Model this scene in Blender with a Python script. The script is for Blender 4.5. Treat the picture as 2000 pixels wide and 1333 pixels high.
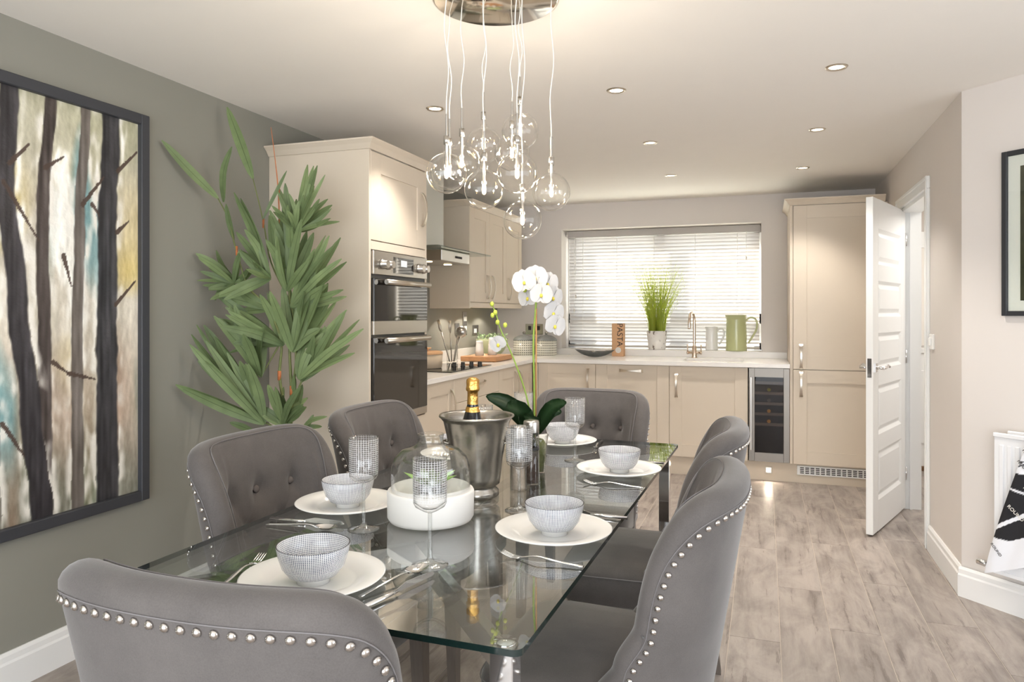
import bpy, bmesh, math, random
from mathutils import Vector, Matrix, noise
R = math.radians
scene = bpy.context.scene
for o in list(bpy.data.objects): bpy.data.objects.remove(o)
C = scene.collection

# ------------------------------------------------------------------ camera
cam_d = bpy.data.cameras.new('camera'); cam = bpy.data.objects.new('camera', cam_d); C.objects.link(cam)
cam_d.sensor_width = 36; cam_d.lens = 1412/2000*36; cam_d.shift_y = -54.7/2000
cam_d.clip_start = .05
cam.location = (0, 0, 1.343); cam.rotation_euler = (R(90), 0, R(19.28))
scene.camera = cam

# ------------------------------------------------------------------ world, sun, daylight, exposure
w = bpy.data.worlds.new('world'); scene.world = w; w.use_nodes = True
bg = w.node_tree.nodes['Background']; bg.inputs[0].default_value = (.86, .93, 1, 1); bg.inputs[1].default_value = 3.6
vs = scene.view_settings
vs.view_transform = 'Standard'; vs.look = 'None'; vs.exposure = 0.46; vs.gamma = 1; vs.use_curve_mapping = False

def lamp(name, typ, loc, energy, color=(1, 1, 1), rot=(0, 0, 0), **k):
    d = bpy.data.lights.new(name, typ); d.energy = energy; d.color = color
    for a, b in k.items(): setattr(d, a, b)
    o = bpy.data.objects.new(name, d); C.objects.link(o); o.location = loc; o.rotation_euler = rot
    return o
# sun outside the kitchen window, from the upper left, onto the blind
sun_dir = Vector((.40, -.22, -.27)).normalized()
lamp('sun', 'SUN', (-3, 9, 5), 34.0, (1, .95, .86), sun_dir.to_track_quat('-Z', 'Y').to_euler(), angle=R(.6))
# daylight entering by the patio doors behind the camera and the side window right of it
lamp('daylight_patio_doors', 'AREA', (-.2, -1.92, 1.15), 42, (.94, .97, 1), (R(90), 0, 0), shape='RECTANGLE', size=3.6, size_y=2.0)
lamp('daylight_side_window', 'AREA', (2.55, .9, 1.35), 5, (.93, .96, 1), (R(90), 0, R(90)), shape='RECTANGLE', size=2.4, size_y=1.5)
lamp('hall_fill', 'AREA', (1.75, 5.6, 2.3), 22, (1, .98, .94), (0, 0, 0), shape='RECTANGLE', size=.9, size_y=1.6)  # area lamp added below the hall ceiling to brighten the hall, no fitting there

# ------------------------------------------------------------------ materials
def s2l(c):
    return tuple(((v/255)/12.92 if v/255 <= .04045 else ((v/255+.055)/1.055)**2.4) for v in c)
MATS = {}
class NT:
    def __init__(s, name):
        s.m = bpy.data.materials.new(name); s.m.use_nodes = True; s.t = s.m.node_tree; s.n = s.t.nodes
        s.out = s.n['Material Output']; s.p = s.n['Principled BSDF']; MATS[name] = s.m
    def new(s, typ, **k):
        n = s.n.new(typ)
        for a, b in k.items():
            if a.startswith('i_'): n.inputs[int(a[2:]) if a[2:].isdigit() else a[2:]].default_value = b
            else: setattr(n, a, b)
        return n
    def l(s, a, b): s.t.links.new(a, b)
    def math(s, op, a, b=None, c=None):
        n = s.new('ShaderNodeMath', operation=op)
        for i, v in enumerate((a, b, c)):
            if v is None: continue
            if isinstance(v, (int, float)): n.inputs[i].default_value = v
            else: s.l(v, n.inputs[i])
        return n.outputs[0]
    def mix(s, f, a, b):
        n = s.new('ShaderNodeMix', data_type='RGBA')
        for i, v in ((0, f), (6, a), (7, b)):
            if isinstance(v, (int, float)): n.inputs[i].default_value = v
            elif isinstance(v, tuple): n.inputs[i].default_value = (*v[:3], 1)
            else: s.l(v, n.inputs[i])
        return n.outputs[2]
def pm(name, rgb, rough=.5, metal=0, var=.06, scale=6, bump=0, bscale=60, spec=.5, stretch=None, **k):
    """plain principled material with a little noise in the colour and an optional fine bump"""
    t = NT(name); p = t.p; c = s2l(rgb)
    tc = t.new('ShaderNodeTexCoord'); src = tc.outputs['Object']
    if stretch:
        mp = t.new('ShaderNodeMapping'); mp.inputs['Scale'].default_value = stretch; t.l(src, mp.inputs[0]); src = mp.outputs[0]
    nz = t.new('ShaderNodeTexNoise'); nz.inputs['Scale'].default_value = scale; nz.inputs['Detail'].default_value = 4; t.l(src, nz.inputs['Vector'])
    lo = tuple(v*(1-var) for v in c); hi = tuple(min(1, v*(1+var)) for v in c)
    t.l(t.mix(nz.outputs[0], lo, hi), p.inputs['Base Color'])
    p.inputs['Roughness'].default_value = rough; p.inputs['Metallic'].default_value = metal; p.inputs['Specular IOR Level'].default_value = spec
    for a, b in k.items(): p.inputs[a.replace('_', ' ')].default_value = b
    if bump:
        n2 = t.new('ShaderNodeTexNoise'); n2.inputs['Scale'].default_value = bscale; n2.inputs['Detail'].default_value = 3; t.l(src, n2.inputs['Vector'])
        b = t.new('ShaderNodeBump'); b.inputs['Strength'].default_value = bump; b.inputs['Distance'].default_value = .004
        t.l(n2.outputs[0], b.inputs['Height']); t.l(b.outputs[0], p.inputs['Normal'])
    return t.m
def emit(name, rgb, strength):
    t = NT(name); t.p.inputs['Base Color'].default_value = (*s2l(rgb), 1)
    t.p.inputs['Emission Color'].default_value = (*s2l(rgb), 1); t.p.inputs['Emission Strength'].default_value = strength
    return t.m
def thin_glass(name, tint=(1, 1, 1), r0=.04, gloss=.0, lines=None, line_rgb=(255, 255, 255), power=5):
    t = NT(name); t.n.remove(t.p)
    lw = t.new('ShaderNodeLayerWeight'); lw.inputs[0].default_value = .5
    f = t.math('MULTIPLY_ADD', t.math('POWER', lw.outputs['Facing'], power), 1-r0, r0)
    tr = t.new('ShaderNodeBsdfTransparent'); tr.inputs[0].default_value = (*tint, 1)
    gl = t.new('ShaderNodeBsdfGlossy'); gl.inputs['Roughness'].default_value = gloss
    mx = t.new('ShaderNodeMixShader'); t.l(f, mx.inputs[0]); t.l(tr.outputs[0], mx.inputs[1]); t.l(gl.outputs[0], mx.inputs[2])
    last = mx.outputs[0]
    if lines:   # etched grid in UV space: lines=(per turn, per metre of height, width, opacity)
        uv = t.new('ShaderNodeTexCoord'); sp = t.new('ShaderNodeSeparateXYZ'); t.l(uv.outputs['UV'], sp.inputs[0])
        a = t.math('LESS_THAN', t.math('FRACT', t.math('MULTIPLY', sp.outputs[0], lines[0])), lines[2])
        b = t.math('LESS_THAN', t.math('FRACT', t.math('MULTIPLY', sp.outputs[1], lines[1])), lines[2])
        z = t.math('MULTIPLY', t.math('GREATER_THAN', sp.outputs[1], lines[4]), t.math('LESS_THAN', sp.outputs[1], lines[5]))
        g = t.math('MULTIPLY', t.math('MULTIPLY', t.math('MAXIMUM', a, b), z), lines[3])
        df = t.new('ShaderNodeBsdfDiffuse'); df.inputs[0].default_value = (*s2l(line_rgb), 1)
        m2 = t.new('ShaderNodeMixShader'); t.l(g, m2.inputs[0]); t.l(last, m2.inputs[1]); t.l(df.outputs[0], m2.inputs[2]); last = m2.outputs[0]
    t.l(last, t.out.inputs[0])
    return t.m

M = MATS
pm('ceiling_paint', (243, 238, 231), .9, var=.01, spec=.1)
pm('wall_sage', (143, 141, 132), .85, var=.015, spec=.15, bump=.03, bscale=300)
pm('wall_grey', (222, 215, 209), .88, var=.01, spec=.12)
pm('white_gloss', (240, 240, 238), .32, var=.01)
pm('skirting', (236, 235, 233), .4, var=.01)
pm('cream_cabinet', (216, 203, 185), .42, var=.012, spec=.35)
pm('worktop', (240, 236, 231), .22, var=.02, scale=400)
pm('steel', (190, 186, 180), .3, metal=1, var=.03, stretch=(2, 2, 120))
pm('steel_brushed', (150, 144, 137), .42, metal=1, var=.05, stretch=(120, 120, 2))
pm('satin_steel', (206, 206, 200), .55, metal=.6, var=.02)
pm('satin_nickel', (214, 205, 192), .28, metal=1, var=.02)
pm('chrome', (232, 232, 232), .06, metal=1, var=.01)
pm('mirror_disc', (225, 218, 208), .07, metal=1, var=.01)
pm('brass_tap', (226, 208, 192), .2, metal=1, var=.02)
pm('pewter', (172, 168, 161), .26, metal=1, var=.22, scale=14, bump=.25, bscale=26)
pm('black_glass', (16, 15, 15), .04, var=.0, spec=.8)
pm('black_plastic', (24, 24, 27), .35, var=.05)
pm('dark_gap', (60, 52, 45), .8)
pm('charcoal_frame', (58, 59, 64), .55, var=.04)
pm('black_frame', (42, 44, 48), .5, var=.04)
pm('white_ceramic', (244, 243, 240), .12, var=.008)
pm('matt_white', (240, 238, 234), .75, var=.02, bump=.08, bscale=30)
pm('cork_brown', (120, 88, 60), .8)
pm('oak_board', (196, 146, 102), .55, var=.22, scale=9, stretch=(3, 14, 14))
pm('wood_lid', (214, 170, 128), .55, var=.12, scale=8, stretch=(12, 3, 3))
pm('stone_pot', (205, 188, 165), .5, var=.03)
pm('leg_wood', (98, 88, 80), .6, var=.25, scale=10, stretch=(12, 12, 1.5), bump=.15)
pm('gold_foil', (226, 176, 98), .3, metal=1, var=.25, scale=60, bump=.6, bscale=120)
pm('bottle_dark', (18, 20, 22), .08, var=.1)
pm('sage_ceramic', (196, 200, 150), .18, var=.06)
pm('sage_bowl', (190, 197, 160), .35, var=.05)
pm('leaf_dark', (44, 72, 40), .38, var=.25, scale=10)
pm('leaf_aloe', (150, 186, 104), .45, var=.2, scale=12)
pm('leaf_small', (168, 192, 150), .6, var=.25, scale=40)
pm('stem_green', (134, 160, 62), .5, var=.15, scale=30)
pm('cane', (170, 126, 78), .6, var=.2, scale=40)
pm('moss', (92, 96, 50), .95, var=.5, scale=60, bump=.9, bscale=90)
pm('petal', (190, 187, 185), .75, var=.02, Subsurface_Weight=.0)
pm('orchid_throat', (214, 196, 70), .5, var=.3, scale=200)
pm('bud', (176, 188, 70), .5, var=.15, scale=60)
pm('bamboo_stem', (104, 112, 62), .6, var=.3, scale=30)
pm('bamboo_node', (178, 104, 58), .6, var=.3, scale=60)
pm('kraft', (214, 170, 130), .75, var=.04, scale=80)
pm('ink', (48, 42, 40), .7, var=.02)
pm('slate_dish', (140, 142, 140), .4, var=.35, scale=25)
pm('salt_grain', (226, 208, 190), .8, var=.25, scale=160, bump=.6, bscale=260)
pm('pepper_grain', (70, 46, 40), .8, var=.7, scale=160, bump=.6, bscale=260)
pm('radiator', (242, 242, 243), .3, var=.01)
pm('mat_board', (232, 227, 220), .8, var=.01)
pm('cable', (232, 228, 220), .4, var=.02)
pm('print_dark', (52, 50, 30), .5, var=.8, scale=22)
pm('socket_steel', (176, 172, 164), .22, metal=1, var=.03)
pm('cream_stripe', (240, 236, 228), .6)
pm('gravel_outside', (190, 188, 182), .9, var=.2, scale=3)
pm('render_white', (240, 238, 232), .8, var=.03)
emit('bulb_glow', (255, 214, 150), 28)
emit('downlight_glow', (255, 236, 205), 7)
emit('plinth_glow', (255, 232, 200), 9)
emit('hood_glow', (255, 220, 170), 9)
emit('display_glow', (190, 196, 200), .35)
thin_glass('globe_glass', (1, .995, .985), .045, power=3.2)
thin_glass('clear_glass', (.985, .99, .985), .05, power=3.6)
thin_glass('stem_glass', (.95, .96, .955), .12, power=2.0)
thin_glass('window_glass', (.98, 1, .99), .04)
thin_glass('hood_glass', (.82, .88, .85), .08)
thin_glass('table_glass', (.93, .96, .945), .06, power=3.0)
thin_glass('etched_glass', (.985, .985, .985), .05, lines=(36, 190, .13, .62, .047, .1405), power=3.6)
thin_glass('cooler_glass', (.62, .58, .56), .02, power=5)
pm('glass_edge', (14, 34, 32), .08, var=.1, spec=.8)

def fabric():
    t = NT('grey_fabric'); p = t.p
    tc = t.new('ShaderNodeTexCoord')
    n1 = t.new('ShaderNodeTexNoise', i_Scale=5.0, i_Detail=6.0, i_Roughness=.7); t.l(tc.outputs['Object'], n1.inputs['Vector'])
    n2 = t.new('ShaderNodeTexNoise', i_Scale=420.0, i_Detail=2.0); t.l(tc.outputs['Object'], n2.inputs['Vector'])
    f = t.math('MULTIPLY_ADD', n2.outputs[0], .35, t.math('MULTIPLY', n1.outputs[0], .75))
    t.l(t.mix(f, s2l((62, 59, 58)), s2l((112, 106, 103))), p.inputs['Base Color'])
    p.inputs['Roughness'].default_value = .85; p.inputs['Specular IOR Level'].default_value = .2
    p.inputs['Sheen Weight'].default_value = .35; p.inputs['Sheen Roughness'].default_value = .4
    b = t.new('ShaderNodeBump', i_Strength=.25, i_Distance=.001); t.l(n2.outputs[0], b.inputs['Height']); t.l(b.outputs[0], p.inputs['Normal'])
fabric()
pm('piping', (116, 112, 112), .8, var=.1, scale=300)
pm('button_fabric', (100, 92, 88), .8, var=.1, scale=100)
pm('nail', (205, 200, 195), .16, metal=1, var=.02)

def plank_mat():
    t = NT('floor_plank'); p = t.p
    tc = t.new('ShaderNodeTexCoord'); oi = t.new('ShaderNodeObjectInfo')
    cmb = t.new('ShaderNodeCombineXYZ'); t.l(t.math('MULTIPLY', oi.outputs['Random'], 37.0), cmb.inputs[0]); t.l(t.math('MULTIPLY', oi.outputs['Random'], 91.0), cmb.inputs[1])
    ad = t.new('ShaderNodeVectorMath', operation='ADD'); t.l(tc.outputs['Object'], ad.inputs[0]); t.l(cmb.outputs[0], ad.inputs[1])
    m1 = t.new('ShaderNodeMapping'); m1.inputs['Scale'].default_value = (26, 2.2, 1); t.l(ad.outputs[0], m1.inputs[0])
    m2 = t.new('ShaderNodeMapping'); m2.inputs['Scale'].default_value = (7, 2.6, 1); t.l(ad.outputs[0], m2.inputs[0])
    g = t.new('ShaderNodeTexNoise', i_Scale=1.0, i_Detail=9.0, i_Roughness=.68); t.l(m1.outputs[0], g.inputs['Vector'])
    b = t.new('ShaderNodeTexNoise', i_Scale=1.0, i_Detail=6.0, i_Roughness=.65); b.inputs['Distortion'].default_value = .8; t.l(m2.outputs[0], b.inputs['Vector'])
    wv = t.new('ShaderNodeTexNoise', i_Scale=3.5, i_Detail=3.0); t.l(ad.outputs[0], wv.inputs['Vector'])
    rg = t.new('ShaderNodeMapRange'); rg.inputs[1].default_value = .36; rg.inputs[2].default_value = .64; t.l(g.outputs[0], rg.inputs[0])
    rb = t.new('ShaderNodeMapRange'); rb.inputs[1].default_value = .38; rb.inputs[2].default_value = .62; t.l(b.outputs[0], rb.inputs[0])
    c = t.mix(rb.outputs[0], s2l((116, 105, 99)), s2l((164, 153, 144)))
    c = t.mix(t.math('MULTIPLY', rg.outputs[0], .42), c, s2l((184, 175, 167)))
    dark = t.math('LESS_THAN', g.outputs[0], .40)
    c = t.mix(t.math('MULTIPLY', dark, .45), c, s2l((84, 75, 70)))
    c = t.mix(t.math('MULTIPLY', oi.outputs['Random'], .25), c, s2l((140, 131, 124)))
    t.l(c, p.inputs['Base Color'])
    p.inputs['Roughness'].default_value = .42; p.inputs['Specular IOR Level'].default_value = .4
    bp = t.new('ShaderNodeBump', i_Strength=.2, i_Distance=.002); t.l(g.outputs[0], bp.inputs['Height']); t.l(bp.outputs[0], p.inputs['Normal'])
plank_mat()
pm('plank_joint', (190, 178, 165), .8, var=.05)

def slat_mat():
    t = NT('blind_slat'); t.n.remove(t.p)
    tc = t.new('ShaderNodeTexCoord'); nz = t.new('ShaderNodeTexNoise', i_Scale=4.0); t.l(tc.outputs['Object'], nz.inputs['Vector'])
    col = t.mix(nz.outputs[0], s2l((198, 193, 190)), s2l((208, 203, 199)))
    d = t.new('ShaderNodeBsdfDiffuse'); tr = t.new('ShaderNodeBsdfTranslucent'); t.l(col, d.inputs[0]); t.l(col, tr.inputs[0])
    mx = t.new('ShaderNodeMixShader'); mx.inputs[0].default_value = .36; t.l(d.outputs[0], mx.inputs[1]); t.l(tr.outputs[0], mx.inputs[2]); t.l(mx.outputs[0], t.out.inputs[0])
slat_mat()
def leaf_mat(name, a, b, tr=.25):
    t = NT(name); p = t.p
    tc = t.new('ShaderNodeTexCoord'); oi = t.new('ShaderNodeObjectInfo')
    sp = t.new('ShaderNodeSeparateXYZ'); t.l(tc.outputs['UV'], sp.inputs[0])
    st = t.math('FRACT', t.math('MULTIPLY', sp.outputs[0], 7))
    rib = t.math('LESS_THAN', t.math('ABSOLUTE', t.math('SUBTRACT', sp.outputs[0], .5)), .04)
    nz = t.new('ShaderNodeTexNoise', i_Scale=14.0, i_Detail=3.0); t.l(tc.outputs['Object'], nz.inputs['Vector'])
    f = t.math('ADD', t.math('MULTIPLY', nz.outputs[0], .6), t.math('ADD', t.math('MULTIPLY', st, .15), t.math('MULTIPLY', oi.outputs['Random'], .35)))
    c = t.mix(f, s2l(a), s2l(b)); c = t.mix(t.math('MULTIPLY', rib, .5), c, s2l((60, 70, 36)))
    t.l(c, p.inputs['Base Color']); p.inputs['Roughness'].default_value = .5; p.inputs['Specular IOR Level'].default_value = .35
    td = t.new('ShaderNodeBsdfTranslucent'); t.l(c, td.inputs[0]); mx = t.new('ShaderNodeMixShader'); mx.inputs[0].default_value = tr
    t.l(p.outputs[0], mx.inputs[1]); t.l(td.outputs[0], mx.inputs[2]); t.l(mx.outputs[0], t.out.inputs[0])
leaf_mat('bamboo_leaf', (62, 80, 48), (140, 158, 108), .12)
leaf_mat('grass_blade', (146, 168, 52), (226, 232, 110), .5)
def bowl_mat():
    t = NT('hatched_ceramic'); p = t.p
    tc = t.new('ShaderNodeTexCoord'); sp = t.new('ShaderNodeSeparateXYZ'); t.l(tc.outputs['UV'], sp.inputs[0])
    a = t.math('LESS_THAN', t.math('FRACT', t.math('MULTIPLY', sp.outputs[0], 110)), .6)
    b = t.math('LESS_THAN', t.math('FRACT', t.math('MULTIPLY', sp.outputs[1], 260)), .72)
    nz = t.new('ShaderNodeTexNoise', i_Scale=55.0); t.l(tc.outputs['Object'], nz.inputs['Vector'])
    pat = t.math('MULTIPLY', t.math('MULTIPLY', a, b), t.math('MULTIPLY_ADD', nz.outputs[0], .6, .6))
    # the footed lower wall is plain: v below .012 (outside) is unpatterned
    pat = t.math('MULTIPLY', pat, t.math('GREATER_THAN', sp.outputs[1], .017))
    t.l(t.mix(pat, s2l((240, 240, 240)), s2l((52, 62, 92))), p.inputs['Base Color'])
    p.inputs['Roughness'].default_value = .15
bowl_mat()
def lattice_mat():
    t = NT('lattice_ceramic'); p = t.p
    tc = t.new('ShaderNodeTexCoord'); sp = t.new('ShaderNodeSeparateXYZ'); t.l(tc.outputs['UV'], sp.inputs[0])
    u = t.math('SUBTRACT', t.math('FRACT', t.math('MULTIPLY', sp.outputs[0], 34)), .5)
    v = t.math('SUBTRACT', t.math('FRACT', t.math('MULTIPLY', sp.outputs[1], 44)), .5)
    r = t.math('SQRT', t.math('ADD', t.math('MULTIPLY', u, u), t.math('MULTIPLY', v, v)))
    t.l(t.mix(t.math('LESS_THAN', r, .27), s2l((226, 222, 208)), s2l((96, 96, 84))), p.inputs['Base Color']); p.inputs['Roughness'].default_value = .25
lattice_mat()
def bark_mat():
    t = NT('bark_pot'); p = t.p
    tc = t.new('ShaderNodeTexCoord'); mp = t.new('ShaderNodeMapping'); mp.inputs['Scale'].default_value = (30, 30, 14); t.l(tc.outputs['Object'], mp.inputs[0])
    nz = t.new('ShaderNodeTexNoise', i_Scale=1.0, i_Detail=5.0, i_Roughness=.7); t.l(mp.outputs[0], nz.inputs['Vector'])
    t.l(t.mix(t.math('LESS_THAN', nz.outputs[0], .41), s2l((236, 232, 226)), s2l((120, 108, 98))), p.inputs['Base Color']); p.inputs['Roughness'].default_value = .6
bark_mat()
def attr_mat(name, rough=.5, bump=.0, bs=60):
    t = NT(name); p = t.p; a = t.new('ShaderNodeVertexColor', layer_name='Col'); t.l(a.outputs[0], p.inputs['Base Color']); p.inputs['Roughness'].default_value = rough
    if bump:
        tc = t.new('ShaderNodeTexCoord'); nz = t.new('ShaderNodeTexNoise', i_Scale=float(bs), i_Detail=5.0); t.l(tc.outputs['Object'], nz.inputs['Vector'])
        b = t.new('ShaderNodeBump', i_Strength=bump, i_Distance=.004); t.l(nz.outputs[0], b.inputs['Height']); t.l(b.outputs[0], p.inputs['Normal'])
attr_mat('painted_canvas', .55, .5, 70)
attr_mat('printed_cotton', .9, .1, 400)

# ------------------------------------------------------------------ geometry helpers
def bm_new(): return bmesh.new()
def link(name, bm, mat, parent=None, loc=None, rot=None, smooth=False, world=True, mesh=None):
    """one mesh object; when parented, vertices given in world space are moved to the parent's space"""
    if mesh is None:
        me = bpy.data.meshes.new(name)
        if parent is not None and world and loc is None:
            bmesh.ops.translate(bm, verts=bm.verts, vec=-parent.matrix_world.translation if False else -abs_loc(parent))
        bm.to_mesh(me); bm.free()
        if smooth:
            for f in me.polygons: f.use_smooth = True
        for m in (mat if isinstance(mat, (list, tuple)) else [mat]): me.materials.append(M[m])
    else: me = mesh
    o = bpy.data.objects.new(name, me); C.objects.link(o)
    if parent is not None: o.parent = parent
    if loc is not None: o.location = loc
    if rot is not None: o.rotation_euler = rot
    return o
def abs_loc(o):
    v = Vector(o.location)
    while o.parent: o = o.parent; v = v + Vector(o.location)
    return v
def thing(name, label, cat, loc=(0, 0, 0), rz=0, group=None):
    o = bpy.data.objects.new(name, None); C.objects.link(o); o.location = loc; o.rotation_euler = (0, 0, rz); o.empty_display_size = .1
    o['label'] = label; o['category'] = cat
    if group: o['group'] = group
    return o
def tag(o, label, cat, group=None):
    o['label'] = label; o['category'] = cat
    if group: o['group'] = group
    return o
def struct(o, label=None):
    o['kind'] = 'structure'
    if label: o['label'] = label
    return o
def copy_tree(o, parent=None):
    c = o.copy(); C.objects.link(c); c.parent = parent
    for ch in [x for x in o.children]: copy_tree(ch, c)
    return c
def box(bm, x0, x1, y0, y1, z0, z1, bev=0, seg=1, mi=0):
    n0 = len(bm.faces)
    r = bmesh.ops.create_cube(bm, size=1)
    vs_ = r['verts']
    bmesh.ops.scale(bm, vec=(x1-x0, y1-y0, z1-z0), verts=vs_)
    bmesh.ops.translate(bm, vec=((x0+x1)/2, (y0+y1)/2, (z0+z1)/2), verts=vs_)
    if bev:
        es = list({e for v in vs_ for e in v.link_edges})
        bmesh.ops.bevel(bm, geom=es, offset=bev, segments=seg, affect='EDGES', profile=.5)
    if mi:
        bm.faces.ensure_lookup_table()
        for f in bm.faces[n0:]: f.material_index = mi
    return bm
def prism(bm, pts, axis, a, b):
    """extrude polygon pts (2d) along axis from a to b; pts are the two other axes in order"""
    def mk(p, v):
        q = list(p); q.insert(axis, v); return bm.verts.new(q)
    A = [mk(p, a) for p in pts]; B = [mk(p, b) for p in pts]; n = len(pts)
    fs = [bm.faces.new(A), bm.faces.new(B[::-1])]
    for i in range(n): fs.append(bm.faces.new((A[i], B[i], B[(i+1) % n], A[(i+1) % n])))
    bmesh.ops.recalc_face_normals(bm, faces=fs)
    return bm
def lathe(bm, prof, n=32, c=(0, 0, 0), mi=None, close=False, wob=None):
    """profile [(r,z)...]; uv: u around, v = running length in metres"""
    uvl = bm.loops.layers.uv.verify()
    rings = []; run = [0]
    for i in range(1, len(prof)): run.append(run[-1]+math.hypot(prof[i][0]-prof[i-1][0], prof[i][1]-prof[i-1][1]))
    for r, z in prof:
        if r < 1e-6: rings.append([bm.verts.new((c[0], c[1], c[2]+z))])
        else:
            ring = []
            for k in range(n):
                a = 2*math.pi*k/n; rr = r*(1+(wob(a, z) if wob else 0))
                ring.append(bm.verts.new((c[0]+rr*math.cos(a), c[1]+rr*math.sin(a), c[2]+z)))
            rings.append(ring)
    for i in range(len(rings)-1):
        A, B = rings[i], rings[i+1]
        for k in range(n):
            k2 = (k+1) % n
            if len(A) == 1 and len(B) == 1: continue
            if len(A) == 1: vs_ = (A[0], B[k2], B[k]); uv = ((k/n, run[i]), ((k+1)/n, run[i+1]), (k/n, run[i+1]))
            elif len(B) == 1: vs_ = (A[k], A[k2], B[0]); uv = ((k/n, run[i]), ((k+1)/n, run[i]), (k/n, run[i+1]))
            else: vs_ = (A[k], A[k2], B[k2], B[k]); uv = ((k/n, run[i]), ((k+1)/n, run[i]), ((k+1)/n, run[i+1]), (k/n, run[i+1]))
            f = bm.faces.new(vs_); f.smooth = True
            for lp, t in zip(f.loops, uv): lp[uvl].uv = t
            if mi: f.material_index = mi(i) if callable(mi) else mi
    return bm
def tube(bm, pts, rad, n=8, flat=1.0, up=Vector((0, 0, 1)), cap=True):
    """tube along pts; rad number or list; flat scales the section along its second axis"""
    pts = [Vector(p) for p in pts]; N = len(pts); rings = []
    prev = None
    for i, p in enumerate(pts):
        d = (pts[min(i+1, N-1)]-pts[max(i-1, 0)]).normalized()
        if prev is None:
            s = d.cross(up)
            if s.length < 1e-3: s = d.cross(Vector((1, 0, 0)))
        else: s = prev-d*prev.dot(d)
        s.normalize(); prev = s; t = d.cross(s)
        r = rad[i] if isinstance(rad, (list, tuple)) else rad
        rings.append([bm.verts.new(p+s*r*math.cos(2*math.pi*k/n)+t*r*flat*math.sin(2*math.pi*k/n)) for k in range(n)])
    for A, B in zip(rings, rings[1:]):
        for k in range(n):
            f = bm.faces.new((A[k], A[(k+1) % n], B[(k+1) % n], B[k])); f.smooth = True
    if cap:
        bm.faces.new(rings[0][::-1]); bm.faces.new(rings[-1])
    return bm
def sphere(bm, c, r, u=12, v=8, sc=(1, 1, 1)):
    m = Matrix.Translation(c) @ Matrix.Diagonal((r*sc[0], r*sc[1], r*sc[2], 1))
    n0 = len(bm.faces); bmesh.ops.create_uvsphere(bm, u_segments=u, v_segments=v, radius=1, matrix=m)
    bm.faces.ensure_lookup_table()
    for f in bm.faces[n0:]: f.smooth = True
    return bm
def smooth_path(pts, k=6):
    pts = [Vector(p) for p in pts]; out = []
    for i in range(len(pts)-1):
        p0, p1, p2, p3 = pts[max(i-1, 0)], pts[i], pts[i+1], pts[min(i+2, len(pts)-1)]
        for j in range(k):
            t = j/k
            out.append(.5*((2*p1)+(-p0+p2)*t+(2*p0-5*p1+4*p2-p3)*t*t+(-p0+3*p1-3*p2+p3)*t**3))
    return out+[pts[-1]]
def lerp(xs, ys, x):
    if x <= xs[0]: return ys[0]
    for i in range(len(xs)-1):
        if x <= xs[i+1]:
            t = (x-xs[i])/(xs[i+1]-xs[i]); t = t*t*(3-2*t); return ys[i]+(ys[i+1]-ys[i])*t
    return ys[-1]
def text_obj(name, body, size, mat, parent, loc, rot, depth=.0006, align='CENTER', scale=(1, 1, 1)):
    cu = bpy.data.curves.new(name+'_curve', 'FONT'); cu.body = body; cu.size = size; cu.extrude = depth; cu.align_x = align; cu.align_y = 'CENTER'
    tmp = bpy.data.objects.new(name+'_tmp', cu); C.objects.link(tmp)
    bpy.context.view_layer.update()
    me = bpy.data.meshes.new_from_object(tmp.evaluated_get(bpy.context.evaluated_depsgraph_get()))
    bpy.data.objects.remove(tmp); me.materials.clear(); me.materials.append(M[mat])
    o = bpy.data.objects.new(name, me); C.objects.link(o); o.parent = parent; o.location = loc; o.rotation_euler = rot; o.scale = scale
    return o

# ------------------------------------------------------------------ room shell
XL, XR, YB, H = -2.54, .885, 6.815, 2.4
X2, Y0 = 2.7, -2.0             # right-hand end and rear of the dining side
HX, HY = 2.35, 7.05            # hall
bm = bm_new(); box(bm, XL-.15, X2+.15, Y0-.15, 7.4, -.14, -.0016)
floor = struct(link('floor', bm, 'plank_joint'), 'grey-brown wood-look plank floor')
# planks
PW, PL = .2, 1.22
bmp = bm_new(); box(bmp, -PW/2+.0014, PW/2-.0014, -PL/2+.0012, PL/2-.0012, -.0015, 0, .0005)
pme = bpy.data.meshes.new('plank'); bmp.to_mesh(pme); bmp.free(); pme.materials.append(M['floor_plank'])
rnd = random.Random(5)
for i in range(25):
    x = XL+PW*(i+.5)
    y = -.9-[0, .42, .84, .2, .63][i % 5]*PL/1.22
    yend = 6.8 if x < XR else 7.04
    while y < yend:
        a, b = max(y, -1.0), min(y+PL, yend)
        if b-a > .06 and not (x > 1.3 and b < 1.2 and False):
            o = bpy.data.objects.new('plank', pme); C.objects.link(o); o.parent = floor
            o.location = (x, (a+b)/2, 0); o.scale = (1, (b-a)/PL, 1)
            if rnd.random() < .5: o.rotation_euler = (0, 0, math.pi)
        y += PL
bm = bm_new(); box(bm, XL-.15, X2+.15, Y0-.15, 7.4, H, H+.12)
struct(link('ceiling', bm, 'ceiling_paint'), 'smooth white ceiling')
bm = bm_new(); box(bm, XL-.15, XL, Y0-.15, YB+.35, 0, H)
struct(link('wall_left', bm, 'wall_sage'), 'sage grey painted feature wall')
# back wall with the window opening
WX0, WX1, WZ0, WZ1 = -1.873, -.03, 1.0, 2.156
bm = bm_new()
box(bm, XL, WX0, YB, YB+.35, 0, H); box(bm, WX1, XR+.1, YB, YB+.35, 0, H)
box(bm, WX0, WX1, YB, YB+.35, 0, WZ0-.02); box(bm, WX0, WX1, YB, YB+.35, WZ1, H)
struct(link('wall_back', bm, 'wall_grey'), 'pale grey kitchen wall with window opening')
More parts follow.
